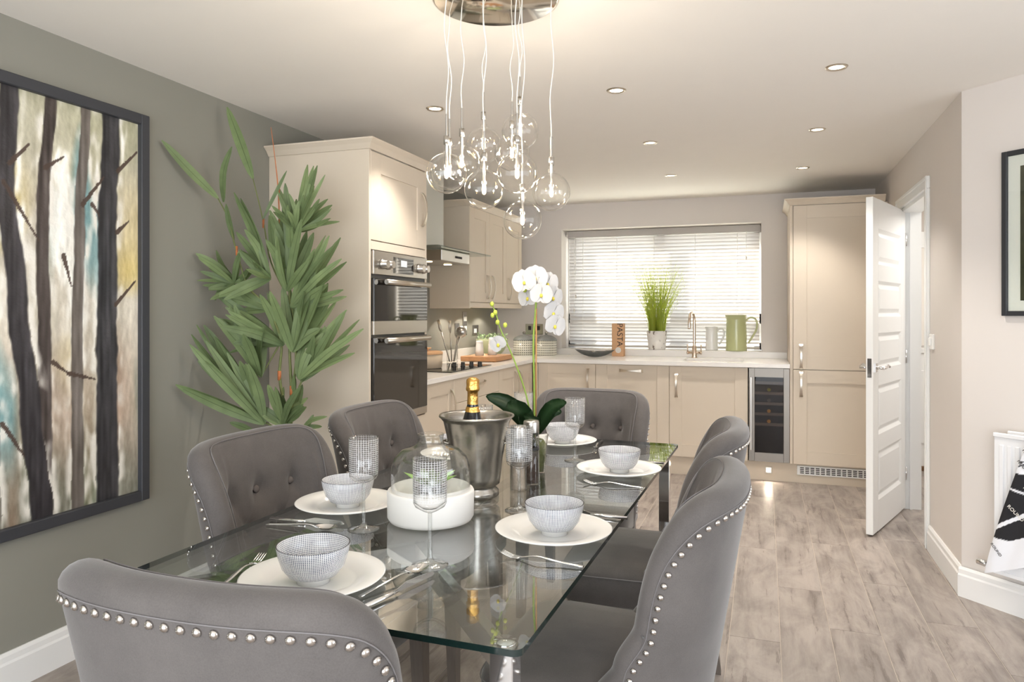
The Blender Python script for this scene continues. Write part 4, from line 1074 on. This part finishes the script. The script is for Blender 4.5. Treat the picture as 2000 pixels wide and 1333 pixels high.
for kind, x, y, a, lab in (
    ('spoon', -.735, 1.352, R(-14), 'polished spoon right of the plate farthest from the kitchen'),
    ('knife', -.70, 1.30, R(-14), 'polished knife right of the plate farthest from the kitchen'),
    ('fork', -1.075, 1.29, R(12), 'polished fork left of the plate farthest from the kitchen'),
    ('spoon', -1.155, 1.615, R(-84), 'polished spoon beside the plate nearest the tree painting'),
    ('knife', -1.17, 1.655, R(-86), 'polished knife beside the plate nearest the tree painting'),
    ('fork', -.48, 1.575, R(85), 'polished fork beside the plate across from the tree painting'),
    ('knife', -.46, 1.975, R(88), 'polished knife beside the plate across from the tree painting'),
    ('fork', -.47, 2.345, R(86), 'polished fork beside the plate across from the champagne bucket'),
    ('knife', -.46, 2.74, R(88), 'polished knife beside the plate across from the champagne bucket'),
    ('fork', -.675, 3.05, R(182), 'polished fork beside the plate nearest the kitchen units')):
    o = bpy.data.objects.new(kind, CUT[kind]); C.objects.link(o); o.location = (x, y, TZ+.0005); o.rotation_euler = (0, 0, a); tag(o, lab, kind)
# champagne bucket
bk = thing('ice_bucket', 'flared hammered pewter champagne bucket on a ring foot', 'bucket', (-.848, 2.09, TZ))
bm = bm_new()
lathe(bm, [(0, .006), (.055, .004), (.066, 0), (.07, .004), (.069, .018), (.060, .026), (.0605, .032), (.072, .04), (.075, .06), (.082, .12), (.094, .19), (.104, .232), (.113, .243), (.118, .247), (.116, .252), (.109, .249), (.1, .232), (.088, .17), (.078, .1), (.068, .05), (0, .046)], 56, (0, 0, .0003), wob=lambda a, z: .006*math.sin(7*a+z*20)*(1 if z > .05 else 0))
link('bucket_body', bm, 'pewter', bk, loc=(0, 0, 0))
for sx in (-1, 1):
    bm = bm_new(); ca = R(200 if sx < 0 else 20); dx, dy = math.cos(ca), math.sin(ca)
    tube(bm, smooth_path([(dx*.083-dy*.02, dy*.083+dx*.02, .165), (dx*.1-dy*.02, dy*.1+dx*.02, .168), (dx*.108, dy*.108, .163), (dx*.1+dy*.02, dy*.1-dx*.02, .168), (dx*.083+dy*.02, dy*.083-dx*.02, .165)], 4), .004, 8); link('lug_handle', bm, 'pewter', bk, loc=(0, 0, 0))
bt = thing('champagne_bottle', 'dark champagne bottle with gold foil neck standing in the bucket', 'bottle', (-.862, 2.085, TZ+.05))
bt.rotation_euler = (R(2), R(1.5), 0)
bm = bm_new(); lathe(bm, [(0, 0), (.042, 0), (.044, .01), (.044, .13), (.038, .165), (.022, .215), (.0165, .235), (.0155, .25), (0, .25)], 32); link('bottle_body', bm, 'bottle_dark', bt, loc=(0, 0, .0))
bm = bm_new(); lathe(bm, [(.0172, .236), (.0162, .262), (.0165, .275), (.0205, .278), (.0215, .285), (.0195, .292), (.0205, .303), (.0195, .312), (.012, .318), (0, .319)], 24, wob=lambda a, z: .03*math.sin(9*a+z*300)); link('foil', bm, 'gold_foil', bt, loc=(0, 0, 0))
bm = bm_new(); lathe(bm, [(.0235, .214), (.0195, .228), (.0193, .229), (.0233, .213)], 24); link('neck_band', bm, 'gold_foil', bt, loc=(0, 0, 0))
# glass cloche
cl = thing('glass_cloche', 'glass dome terrarium with a succulent on a white ceramic base', 'cloche', (-.866, 1.80, TZ))
bm = bm_new(); lathe(bm, [(0, .0), (.1, .0), (.112, .004), (.118, .014), (.119, .08), (.1165, .085), (.111, .086), (.108, .084), (.106, .094), (.101, .094), (.096, .05), (.06, .035), (0, .032)], 56, (0, 0, .0003)); link('ceramic_base', bm, 'matt_white', cl, loc=(0, 0, 0))
bm = bm_new(); prof = [(.108, .087), (.109, .12), (.107, .15), (.098, .175), (.078, .193), (.055, .201), (.042, .205), (.036, .213), (.035, .228), (.037, .236), (.035, .237), (.033, .228), (.034, .212), (.040, .203), (.053, .199), (.077, .191), (.096, .174), (.105, .15), (.107, .12), (.106, .088)]
lathe(bm, prof, 48); link('glass_dome', bm, 'clear_glass', cl, loc=(0, 0, 0))
bm = bm_new(); lathe(bm, [(0, .036), (.03, .036), (.042, .06), (.046, .085), (.043, .086), (.038, .075), (0, .073)], 28, (-.005, .01, 0)); link('plant_cup', bm, 'slate_dish', cl, loc=(0, 0, 0))
for k in range(10):
    a = k*2.4; L = .085 if k < 6 else .055; el = .45 if k < 6 else 1.0
    d_ = Vector((math.cos(a)*math.cos(el), math.sin(a)*math.cos(el), math.sin(el))); b0 = Vector((-.005, .01, .088))
    bm = bm_new(); tube(bm, [b0, b0+d_*L*.3, b0+d_*L*.7+Vector((0, 0, .002)), b0+d_*L], [.006, .013, .011, .001], 8, flat=.4); link('succulent_leaf', bm, 'leaf_aloe', cl, loc=(0, 0, 0))
# salt and pepper mills
for nm, x, y, h_, gm, lab in (('salt_mill', -.748, 2.20, .205, 'salt_grain', 'glass salt mill filled with pale salt beside the bucket'), ('pepper_mill', -.733, 2.29, .21, 'pepper_grain', 'glass pepper mill filled with dark peppercorns beside the orchid')):
    t = thing(nm, lab, 'mill', (x, y, TZ))
    bm = bm_new(); lathe(bm, [(0, 0), (.0265, 0), (.0272, .004), (.0272, h_*.55), (.025, h_*.56), (.025, .003), (0, .003)], 28, (0, 0, .0003)); link('lower_glass', bm, 'clear_glass', t, loc=(0, 0, 0))
    bm = bm_new(); lathe(bm, [(0, .005), (.0235, .005), (.0245, .01), (.0245, h_*.48), (0, h_*.5)], 24); link('grains', bm, gm, t, loc=(0, 0, 0))
    bm = bm_new(); lathe(bm, [(.0274, h_*.545), (.0274, h_*.58), (.02, h_*.585)], 28); link('collar', bm, 'black_plastic', t, loc=(0, 0, 0))
    bm = bm_new(); lathe(bm, [(.026, h_*.58), (.026, h_*.82), (.024, h_*.82), (.024, h_*.58)], 28); lathe(bm, [(0, h_*.6), (.014, h_*.6), (.018, h_*.7), (.014, h_*.8), (0, h_*.8)], 20); link('upper_glass', bm, 'clear_glass', t, loc=(0, 0, 0))
    bm = bm_new(); lathe(bm, [(.0262, h_*.82), (.0262, h_*.98), (.0245, h_), (0, h_)], 28); link('cap', bm, 'steel', t, loc=(0, 0, 0))
# orchid
oc = thing('orchid', 'white moth orchid in a clear glass vase with moss', 'orchid', (-.775, 2.46, TZ))
bm = bm_new(); lathe(bm, [(0, 0), (.036, 0), (.037, .004), (.046, .11), (.05, .135), (.0485, .135), (.0445, .11), (.0355, .006), (0, .005)], 32, (0, 0, .0003)); link('vase', bm, 'clear_glass', oc, loc=(0, 0, 0))
bm = bm_new(); lathe(bm, [(0, .007), (.034, .007), (.042, .1), (.03, .118), (0, .122)], 24, wob=lambda a, z: .04*math.sin(5*a+60*z)); link('moss', bm, 'moss', oc, loc=(0, 0, 0))
right = Vector((cy_, sy_, 0)); fwd = Vector((-sy_, cy_, 0)); ob = Vector((-.775, 2.46, 0))
def op(dx, z, df=0): return right*dx+fwd*df+Vector((0, 0, z-TZ))
def leaf_strip(bm, pts, wd, up=Vector((0, 0, 1)), cupd=.15, uvl=None):
    pts = smooth_path(pts, 4); n = len(pts); prev = None
    for i, p_ in enumerate(pts):
        t = i/(n-1); d_ = (pts[min(i+1, n-1)]-pts[max(i-1, 0)]).normalized(); s_ = d_.cross(up)
        if s_.length < 1e-4: s_ = Vector((1, 0, 0))
        s_.normalize(); m_ = s_.cross(d_).normalized(); w_ = wd*(math.sin(math.pi*min(1, t*.93+.05))**.75)
        cur = [bm.verts.new(p_-s_*w_+m_*w_*cupd), bm.verts.new(p_), bm.verts.new(p_+s_*w_+m_*w_*cupd)]
        if prev:
            for k in range(2):
                f = bm.faces.new((prev[k], prev[k+1], cur[k+1], cur[k])); f.smooth = True
                if uvl:
                    for lp, uu in zip(f.loops, (k*.5, k*.5+.5, k*.5+.5, k*.5)): lp[uvl].uv = (uu, t)
        prev = cur
b0 = op(0, .905)
for tip, wd in ((op(-.175, 1.04, .07), .03), (op(-.1, 1.02, -.1), .034), (op(.11, 1.03, -.05), .026), (op(.1, .985, .06), .024), (op(-.06, .95, .1), .024), (op(-.02, .97, -.12), .028)):
    mid_ = b0.lerp(tip, .5)+Vector((0, 0, .035)); bm = bm_new(); leaf_strip(bm, [b0, mid_, tip], wd*1.12, (Vector((0, 0, .75))-fwd).normalized()); bmesh.ops.solidify(bm, geom=bm.faces[:], thickness=.002); link('leaf', bm, 'leaf_dark', oc, loc=(0, 0, 0))
s1 = smooth_path([op(.0, .90), op(-.002, 1.1), op(-.004, 1.25), op(.004, 1.36), op(.006, 1.43, -.01), op(-.01, 1.47, -.03)], 5)
s2 = smooth_path([op(-.003, .91), op(-.03, 1.05), op(-.075, 1.18), op(-.12, 1.28), op(-.135, 1.33), op(-.15, 1.37)], 5)
bm = bm_new(); tube(bm, s1, .0035, 8); link('flower_stem', bm, 'stem_green', oc, loc=(0, 0, 0))
bm = bm_new(); tube(bm, s2, [.0032-.0016*i/len(s2) for i in range(len(s2))], 8); link('flower_stem', bm, 'stem_green', oc, loc=(0, 0, 0))
bm = bm_new(); tube(bm, [op(.004, .89), op(.006, 1.36)], .0028, 8); link('support_cane', bm, 'cane', oc, loc=(0, 0, 0))
def bloom(c, face, r_, roll=0):
    face = face.normalized(); sx_ = face.cross(Vector((0, 0, 1))).normalized(); up_ = sx_.cross(face).normalized()
    bm = bm_new()
    for k, (a, L, wd) in enumerate(((90, 1, .55), (215, 1, .5), (325, 1, .5), (10, 1.05, .82), (170, 1.05, .82))):
        a = R(a+roll); d_ = sx_*math.cos(a)+up_*math.sin(a); s_ = face.cross(d_); n = 7
        rows = []
        for i in range(n):
            t = i/(n-1); w_ = r_*wd*math.sin(math.pi*(t*.86+.1))**.7 if 0 < i < n-1 else r_*.06
            off = face*(.10*r_*math.sin(t*3)+(.004 if k < 3 else .007))
            rows.append([bm.verts.new(c+d_*r_*L*t+off-s_*w_+face*.08*r_), bm.verts.new(c+d_*r_*L*t+off), bm.verts.new(c+d_*r_*L*t+off+s_*w_+face*.08*r_)])
        for A, B in zip(rows, rows[1:]):
            for q in range(2): f = bm.faces.new((A[q], A[q+1], B[q+1], B[q])); f.smooth = True
    o = link('blossom', bm, 'petal', oc, loc=(0, 0, 0))
    bm = bm_new(); sphere(bm, c+face*.010-up_*.005, .0055, 10, 8, (1, 1, 1.3)); link('throat', bm, 'orchid_throat', o, loc=(0, 0, 0))
for dx, z, df, fx, r_ in ((-.035, 1.455, -.03, -.3, .044), (.0, 1.47, -.02, .1, .044), (.02, 1.41, -.045, .15, .04), (.042, 1.45, .0, .5, .042), (.06, 1.40, .0, .7, .042), (.062, 1.345, -.01, .5, .042), (-.02, 1.40, .03, -.6, .038), (.068, 1.30, -.01, .4, .04), (-.128, 1.235, -.01, -.2, .03)):
    bloom(op(dx, z, df), right*fx-fwd*.9+Vector((0, 0, -.15)), r_, dx*300)
bm = bm_new()
for dx, z in ((-.152, 1.375), (-.14, 1.345), (-.15, 1.335), (-.132, 1.31), (-.105, 1.30), (-.06, 1.435), (-.035, 1.425)): sphere(bm, op(dx, z, -.01), .0075, 10, 8, (1, 1, 1.25))
link('buds', bm, 'bud', oc, loc=(0, 0, 0))

# ------------------------------------------------------------------ bamboo plant
bp = thing('bamboo_plant', 'tall artificial bamboo plant with long green leaves beside the oven tower', 'plant', (-2.17, 2.9, 0))
bm = bm_new(); lathe(bm, [(0, 0), (.13, 0), (.135, .01), (.16, .32), (.165, .34), (.15, .34), (.14, .3), (0, .29)], 36); link('planter', bm, 'charcoal_frame', bp, loc=(0, 0, 0))
PD = 3.42; pbase = Vector((-2.17, 2.9, 0))
def bpx(x, y, dd=0):
    px = 300+x/2.051; r_ = (px-1000)/1412
    d = min(PD+dd, (XL+.03)/(r_*cy_-sy_), 3.23/(r_*sy_+cy_))
    return cam_pt(px, 200+y/2.051, d)-pbase
rnd = random.Random(21)
groups = [
 ((258, 385), [(45, 165)], .028), ((280, 400), [(312, 190)], .024), ((322, 550), [(292, 415)], .022), ((398, 305), [(300, 35)], .026),
 ((437, 470), [(528, 285)], .010), ((330, 720), [(178, 612), (255, 600), (183, 715), (225, 745), (228, 668), (345, 600), (378, 670), (250, 790)], .018),
 ((455, 700), [(330, 380), (370, 520), (350, 600), (262, 775), (400, 640)], .026),
 ((470, 830), [(330, 740), (260, 780), (350, 840)], .025),
 ((545, 745), [(470, 450), (515, 465), (538, 430), (610, 530), (570, 480), (455, 560), (600, 610), (490, 520)], .026),
 ((580, 520), [(615, 265), (652, 268), (640, 345), (708, 418), (702, 468), (692, 395), (530, 335), (500, 345), (572, 395), (600, 380), (480, 420), (660, 420), (545, 400)], .018),
 ((550, 820), [(695, 550), (738, 558), (742, 638), (748, 755), (660, 640), (690, 735), (640, 600)], .024),
 ((555, 1000), [(470, 770), (520, 750), (640, 690), (705, 790), (662, 912), (690, 740), (590, 800), (630, 760)], .028),
 ((510, 960), [(265, 775), (330, 965), (300, 830), (345, 840), (258, 872), (430, 780)], .026),
 ((430, 1100), [(252, 870), (440, 900), (310, 830), (350, 900), (400, 930)], .028),
 ((440, 1280), [(108, 1140), (168, 950), (192, 1050), (215, 915), (255, 960), (350, 1050), (372, 1060), (300, 1010), (270, 1080)], .03),
 ((592, 1120), [(682, 908), (760, 850), (812, 885), (775, 980), (640, 945), (720, 900)], .024),
 ((525, 1290), [(612, 1190), (608, 1225), (592, 1140), (462, 1140), (520, 1180), (490, 1150), (560, 1100), (425, 1220)], .022),
 ((400, 1320), [(310, 1285)], .02), ((600, 1300), [(690, 1262), (638, 1255), (670, 1300)], .013),
]
more_ = []
for (bx, by), tips, wd in groups:
    if len(tips) > 4: more_.append(((bx+rnd.uniform(-14, 14), by+rnd.uniform(-14, 14)), [(tx+rnd.uniform(-34, 34), ty+rnd.uniform(-5, 40)) for tx, ty in tips], wd*.85))
for (bx, by), tips, wd in groups+more_:
    gd = rnd.uniform(-.06, .06)
    for (tx, ty) in tips:
        dd = rnd.uniform(-.16, .1); b_ = bpx(bx, by, gd); t_ = bpx(bx+(tx-bx)*1.06, by+(ty-by)*1.06, gd+dd)
        if t_.x+pbase.x < XL+.02: t_.x = XL+.02-pbase.x
        for q in (b_, t_):
            if q.x+pbase.x < XL+.02: q.x = XL+.02-pbase.x
            if q.y+pbase.y > 3.24: q.y = 3.24-pbase.y
        m_ = b_.lerp(t_, .5)+Vector((rnd.uniform(-.012, .012), rnd.uniform(-.02, .02), rnd.uniform(-.01, .015)))
        bm = bm_new(); uvl = bm.loops.layers.uv.verify()
        upv = (-fwd+Vector((rnd.uniform(-.5, .5), rnd.uniform(-.3, .3), rnd.uniform(-.1, .5)))).normalized()
        leaf_strip(bm, [b_, m_, t_], wd*rnd.uniform(.66, .98), upv, .25, uvl); link('leaf', bm, 'bamboo_leaf', bp, loc=(0, 0, 0))
def stem(pts, r0, r1, mat='bamboo_stem'):
    p = smooth_path([bpx(*q) for q in pts], 5); bm = bm_new()
    for q in p:
        if q.y+pbase.y > 3.24: q.y = 3.24-pbase.y
    tube(bm, p, [r0+(r1-r0)*i/(len(p)-1) for i in range(len(p))], 8); link('stem', bm, mat, bp, loc=(0, 0, 0))
foot = [(530, 1900), (535, 1600), (530, 1290)]
stem(foot+[(505, 1100), (510, 960), (455, 820), (380, 740), (330, 590), (300, 470), (258, 385)], .009, .0025)
stem([(540, 1900), (545, 1500), (552, 1180), (545, 1000), (545, 745), (580, 520), (600, 400)], .010, .003)
stem([(535, 1900), (540, 1500), (560, 1150), (570, 1010), (550, 820), (470, 640), (440, 480), (398, 305)], .008, .0022)
stem([(550, 1700), (545, 1290), (592, 1120), (640, 1050)], .006, .003)
stem([(520, 1700), (500, 1350), (440, 1280)], .006, .004); stem([(510, 960), (430, 1100)], .004, .003)
stem([(510, 640), (500, 370), (488, 240), (470, 100)], .004, .0012, 'bamboo_node')
for q in ((552, 1155), (504, 1095), (380, 742), (333, 595), (502, 352), (440, 485)):
    c = bpx(*q); bm = bm_new(); tube(bm, [c-Vector((0, 0, .022)), c+Vector((0, 0, .022))], .0085 if q[1] > 1000 else .005, 8); link('stem_node', bm, 'bamboo_node', bp, loc=(0, 0, 0))

# ------------------------------------------------------------------ tree painting on the left wall
FY1, FZ0, FZ1 = 2.43, .541, 2.192
FY0 = FY1-1.25
pt = thing('tree_painting', 'large framed painting of bare tree trunks on the sage wall', 'painting', (XL, (FY0+FY1)/2, FZ0))
fwid = .043
bm = bm_new()
for a, b, c, d in ((FY0, FY0+fwid, FZ0, FZ1), (FY1-fwid, FY1, FZ0, FZ1), (FY0+fwid, FY1-fwid, FZ0, FZ0+fwid), (FY0+fwid, FY1-fwid, FZ1-fwid, FZ1)): box(bm, XL, XL+.035, a, b, c, d, .003)
link('frame', bm, 'charcoal_frame', pt)
def wpx(px, py):
    """photo pixel on the painting -> (distance from its right edge, height fraction)"""
    r_ = (px-1000)/1412; dx, dy = r_*cy_-sy_, r_*sy_+cy_; t = XL/dx
    return (FY1-fwid)-t*dy, (1.343-(py-611.8)/1412*t-(FZ0+fwid))/(FZ1-FZ0-2*fwid)
TRUNKS = []   # (polyline of (height fraction, distance from right), half width, tone, seed)
for pts, hw, tone, seed in (([(212, 240), (205, 500), (205, 800), (206, 1000)], .05, (52, 51, 55), 1), ([(163, 220), (152, 420), (146, 650), (148, 1000)], .026, (108, 100, 94), 2), ([(95, 200), (78, 400), (82, 650), (84, 1010)], .028, (72, 63, 60), 3),
                            ([(14, 160), (6, 350), (30, 600), (55, 800), (78, 1020)], .04, (50, 47, 51), 4), ([(-60, 160), (-40, 1060)], .06, (70, 60, 56), 6), ([(-150, 160), (-170, 1060)], .04, (96, 84, 74), 7)):
    TRUNKS.append(([wpx(*p)[::-1] for p in pts][::-1], hw, tone, seed))
BRANCH = [(wpx(a, b), wpx(c, d)) for a, b, c, d in ((84, 328, 121, 306), (157, 400, 198, 347), (2, 355, 71, 470), (14, 319, 53, 281), (226, 335, 264, 297), (224, 454, 247, 433), (222, 595, 260, 550), (99, 708, 130, 730), (130, 730, 182, 741), (0, 829, 43, 891), (176, 400, 190, 423), (120, 500, 135, 560))]
def paint(yy, zz):
    """yy: metres from the right end, zz: 0 bottom .. 1 top"""
    n = noise.noise; V = Vector; s = yy; q = zz
    st = n(V((s*16, q*2.0, 4.1))); big = n(V((s*4.5, q*2.4, 1.3))); b2 = n(V((s*5, q*3.2, 11.7))); f = n(V((s*55, q*22, 7.7))); f2 = n(V((s*120, q*60, 2.2)))
    top = [186, 184, 156]; mid = [214, 206, 190]; low = [196, 178, 160]; bot = [142, 140, 126]
    c = [lerp([0, .2, .45, .7, 1], [bot[k], low[k], mid[k], mid[k]*.97, top[k]], q+.12*big) for k in range(3)]
    def bl(c, d, w): w = max(0, min(1, w)); return [c[k]*(1-w)+d[k]*w for k in range(3)]
    c = bl(c, (214, 188, 104), 3.0*(b2-.05)*max(0, 1-abs(q-.56)/.32))
    c = bl(c, (240, 238, 230), 4.2*(big+st*.6+f*.3-.1)*(.3+q))
    c = bl(c, (122, 158, 160), 3.4*(n(V((s*9, q*2.2, 31)))-.2))
    c = bl(c, (104, 118, 92), 2.0*(n(V((s*6, q*2.0, 43)))-.05)*max(0, .55-q)*1.6)
    c = bl(c, (150, 112, 88), 2.4*(n(V((s*10, q*1.7, 53)))-.2)*max(0, .7-q))
    c = [v+st*24+f*22+f2*14 for v in c]
    for pl_, hw, tone, seed in TRUNKS:
        x = None
        if pl_[0][0] <= q <= pl_[-1][0] or True:
            if q < pl_[0][0]-.03 and seed == 5: continue
            x = lerp([a for a, b in pl_], [b for a, b in pl_], q)
        x += .006*n(V((q*6, seed, 2)))
        wv_ = hw*(1.12-.22*q)*(1+.16*n(V((q*14, seed, 5)))+.1*n(V((q*40, seed, 6)))); d_ = s-x
        if abs(d_) < wv_:
            e = min(1, (wv_-abs(d_))/(wv_*.16)); sh = d_/wv_
            tn = [t_+30*n(V((s*70, q*6, seed)))+14*f+(-14*sh if sh > 0 else -26*sh*(n(V((q*9, seed, 3)))+.3)) for t_ in tone]; c = bl(c, tn, e*.97)
        else:
            sd = 1 if d_ > 0 else 2; ex = (abs(d_)-wv_)/(.022+.02*n(V((q*11, seed, 8+sd)))); am = n(V((q*6, seed, 18+sd)))+.5*n(V((q*21, seed, 9)))+.35*f+.1
            if ex < 1.4: c = bl(c, (240, 236, 227), max(0, min(1, 2.6*am))*max(0, min(1, 1.5-ex))*.9)
    for (x0, z0), (x1, z1) in BRANCH:
        dx, dz = x1-x0, (z1-z0)*1.56; t_ = max(0, min(1, ((s-x0)*dx+(q-z0)*1.56*dz)/(dx*dx+dz*dz))); dd = math.hypot(s-x0-dx*t_, (q-z0)*1.56-dz*t_)+.002*f
        if dd < .0085*(1.15-t_*.75): c = bl(c, (72, 56, 48), .9)
    return [max(0, min(255, v)) for v in c]
py0, py1, pz0, pz1 = FY0+fwid, FY1-fwid, FZ0+fwid, FZ1-fwid
ny, nz_ = 270, 330
verts, faces, colv = [], [], []
for j in range(nz_+1):
    for i in range(ny+1):
        y = py0+(py1-py0)*i/ny; z = pz0+(pz1-pz0)*j/nz_
        verts.append((.012, y-(FY0+FY1)/2, z-FZ0)); colv.append(paint(py1-y, j/nz_))
for j in range(nz_):
    for i in range(ny):
        a = j*(ny+1)+i; faces.append((a, a+1, a+ny+2, a+ny+1))
me = bpy.data.meshes.new('canvas'); me.from_pydata(verts, [], faces); at = me.color_attributes.new('Col', 'FLOAT_COLOR', 'POINT')
at.data.foreach_set('color', [v for c in colv for v in (*s2l(c), 1)]); me.materials.append(M['painted_canvas'])
bm = bm_new(); bm.from_mesh(me); bm.free()
o = bpy.data.objects.new('canvas', me); C.objects.link(o); o.parent = pt
bm = bm_new(); box(bm, XL, XL+.008, py0-.02, py1+.02, pz0-.02, pz1+.02); link('backing', bm, 'mat_board', pt)

# ------------------------------------------------------------------ angled wall: picture, radiator, tea towel
wa = R(-45)    # local x runs along the wall (1,-1)/sqrt2, local -y is into the room
def wall45(name, label, cat, d, z, off=0):
    p = Vector((XR, 3.96, 0))+Vector((s, -s, 0))*d-Vector((s, s, 0))*off
    return thing(name, label, cat, (p.x, p.y, z), wa)
pc = wall45('framed_print', 'black framed print with wide white mount on the angled wall', 'picture', .195, 1.33)
W_, H_ = .56, .737
bm = bm_new()
for a, b, c, d in ((0, .022, 0, H_), (W_-.022, W_, 0, H_), (.022, W_-.022, 0, .022), (.022, W_-.022, H_-.022, H_)): box(bm, a, b, -.025, 0, c, d, .002)
link('frame', bm, 'black_frame', pc, loc=(0, 0, 0))
bm = bm_new(); box(bm, .02, W_-.02, -.010, -.002, .02, H_-.02); link('mount', bm, 'mat_board', pc, loc=(0, 0, 0))
bm = bm_new(); box(bm, .074, W_-.074, -.012, -.0101, .068, H_-.072); link('print', bm, 'print_dark', pc, loc=(0, 0, 0))
bm = bm_new(); box(bm, .02, W_-.02, -.017, -.015, .02, H_-.02); link('glazing', bm, 'window_glass', pc, loc=(0, 0, 0))
ra = wall45('radiator', 'white double panel radiator on the angled wall', 'radiator', .205, .187)
RW, RH = 1.0, .625
bm = bm_new(); yq = -.10
pts = []; x = .012
prof = [(0, 0)]
bm2 = bm
box(bm, 0, RW, yq+.004, yq+.014, 0, RH, .003)
for k in range(29):
    x = .025+k*.0333; box(bm, x, x+.019, yq-.003, yq+.004, .05, RH-.05, .003)
box(bm, 0, RW, yq-.003, yq+.004, 0, .018, .002); box(bm, 0, RW, yq-.003, yq+.004, RH-.018, RH, .002)
link('front_panel', bm, 'radiator', ra, loc=(0, 0, 0))
bm = bm_new(); box(bm, .03, RW-.03, -.05, -.038, .0, RH+.008, .003); link('rear_panel', bm, 'radiator', ra, loc=(0, 0, 0))
bm = bm_new()
for x in (.12, RW-.12):
    box(bm, x-.02, x+.02, -.04, 0, .08, RH-.08)
    box(bm, x-.02, x+.02, yq+.012, -.048, .08, RH-.08)
link('wall_bracket', bm, 'radiator', ra, loc=(0, 0, 0))
bm = bm_new(); tube(bm, [(-.012, -.002, .0), (-.012, -.06, .0), (-.012, -.07, .01), (-.012, -.07, .03)], .008, 10); tube(bm, [(-.012, -.07, .02), (.02, -.07, .02)], .009, 10); link('tail_pipe', bm, 'chrome', ra, loc=(0, 0, 0))
bm = bm_new(); lathe(bm, [(.014, 0), (.016, .004), (.016, .03), (.012, .036), (0, .036)], 16, (-.012, -.07, .03)); tube(bm, [(.01, -.07, .02), (-.05, -.07, .02)], .010, 10); tube(bm, [(-.045, -.07, .02), (-.05, -.07, .02), (-.085, -.07, .02), (-.09, -.07, .02)], [.011, .016, .015, .01], 14); link('valve', bm, 'chrome', ra, loc=(0, 0, 0))
bm = bm_new(); tube(bm, [(RW+.012, -.07, -.187), (RW+.012, -.07, .03)], .008, 10); tube(bm, [(RW+.012, -.07, .02), (RW-.02, -.07, .02)], .009, 10); link('tail_pipe', bm, 'chrome', ra, loc=(0, 0, 0))
# tea towel: hangs by one corner fold over the radiator, point downwards
tw_ = wall45('tea_towel', 'white tea towel with black map print hanging over the radiator', 'tea towel', .205, .187)
n1, n2 = 120, 140; verts, faces, colv = [], [], []
yq2 = yq-.012
def left_edge(z): return lerp([0, .12, .35, .5, .66], [-.01, .02, .065, .105, .17], z)
for j in range(n2+1):
    for i in range(n1+1):
        u_, v_ = i/n1, j/n2
        xl = .0; zlow = .0+.36*u_**1.1; ztop_ = RH+.012
        z = zlow+(ztop_-zlow)*v_
        x0_ = -.015+.19*((z)/.64)**1.15
        x = x0_+u_*(.62-x0_*.4)
        fold = .012*math.sin(u_*16+z*3)*(1-.5*v_)+.008*math.sin(u_*31+1)
        verts.append((x, yq2-.014-fold*.8-.006, z))
        c = (236, 236, 240)
        zz = z-.02; xx = x-x0_
        if .17 < z < .47 and xx < .3*(1-abs(z-.30)/.28)+.02 and not (abs(z-.22-.9*xx) < .012) and not abs(z-.40+.25*xx) < .004 and z > .15+.62*xx-.02: c = (34, 33, 36)
        if abs(z-.52-.3*xx) < .0035 or abs(z-.50-.75*xx) < .003: c = (60, 60, 64)
        colv.append(c)
for j in range(n2):
    for i in range(n1):
        a = j*(n1+1)+i; faces.append((a, a+1, a+n1+2, a+n1+1))
me = bpy.data.meshes.new('cloth'); me.from_pydata(verts, [], faces); at = me.color_attributes.new('Col', 'FLOAT_COLOR', 'POINT')
at.data.foreach_set('color', [v for c in colv for v in (*s2l(c), 1)]); me.materials.append(M['printed_cotton'])
for f in me.polygons: f.use_smooth = True
o = bpy.data.objects.new('cloth', me); C.objects.link(o); o.parent = tw_
bm = bm_new(); box(bm, .16, .72, yq2-.02, -.03, RH+.0085, RH+.0135, .002); link('top_fold', bm, 'cream_stripe', tw_, loc=(0, 0, 0))
for body, x, z, rz, mm, sz in (('ROUND', .12, .30, R(40), 'cream_stripe', .022), ('ROUND', .18, .40, R(35), 'cream_stripe', .018), ('FIND', .165, .56, R(50), 'ink', .02), ('NEAR', .145, .51, R(48), 'ink', .018), ('ROUND', .04, .12, R(48), 'ink', .017)):
    text_obj('printed_word', body, sz, mm, tw_, (x, yq2-.036, z), (R(90), rz, 0))
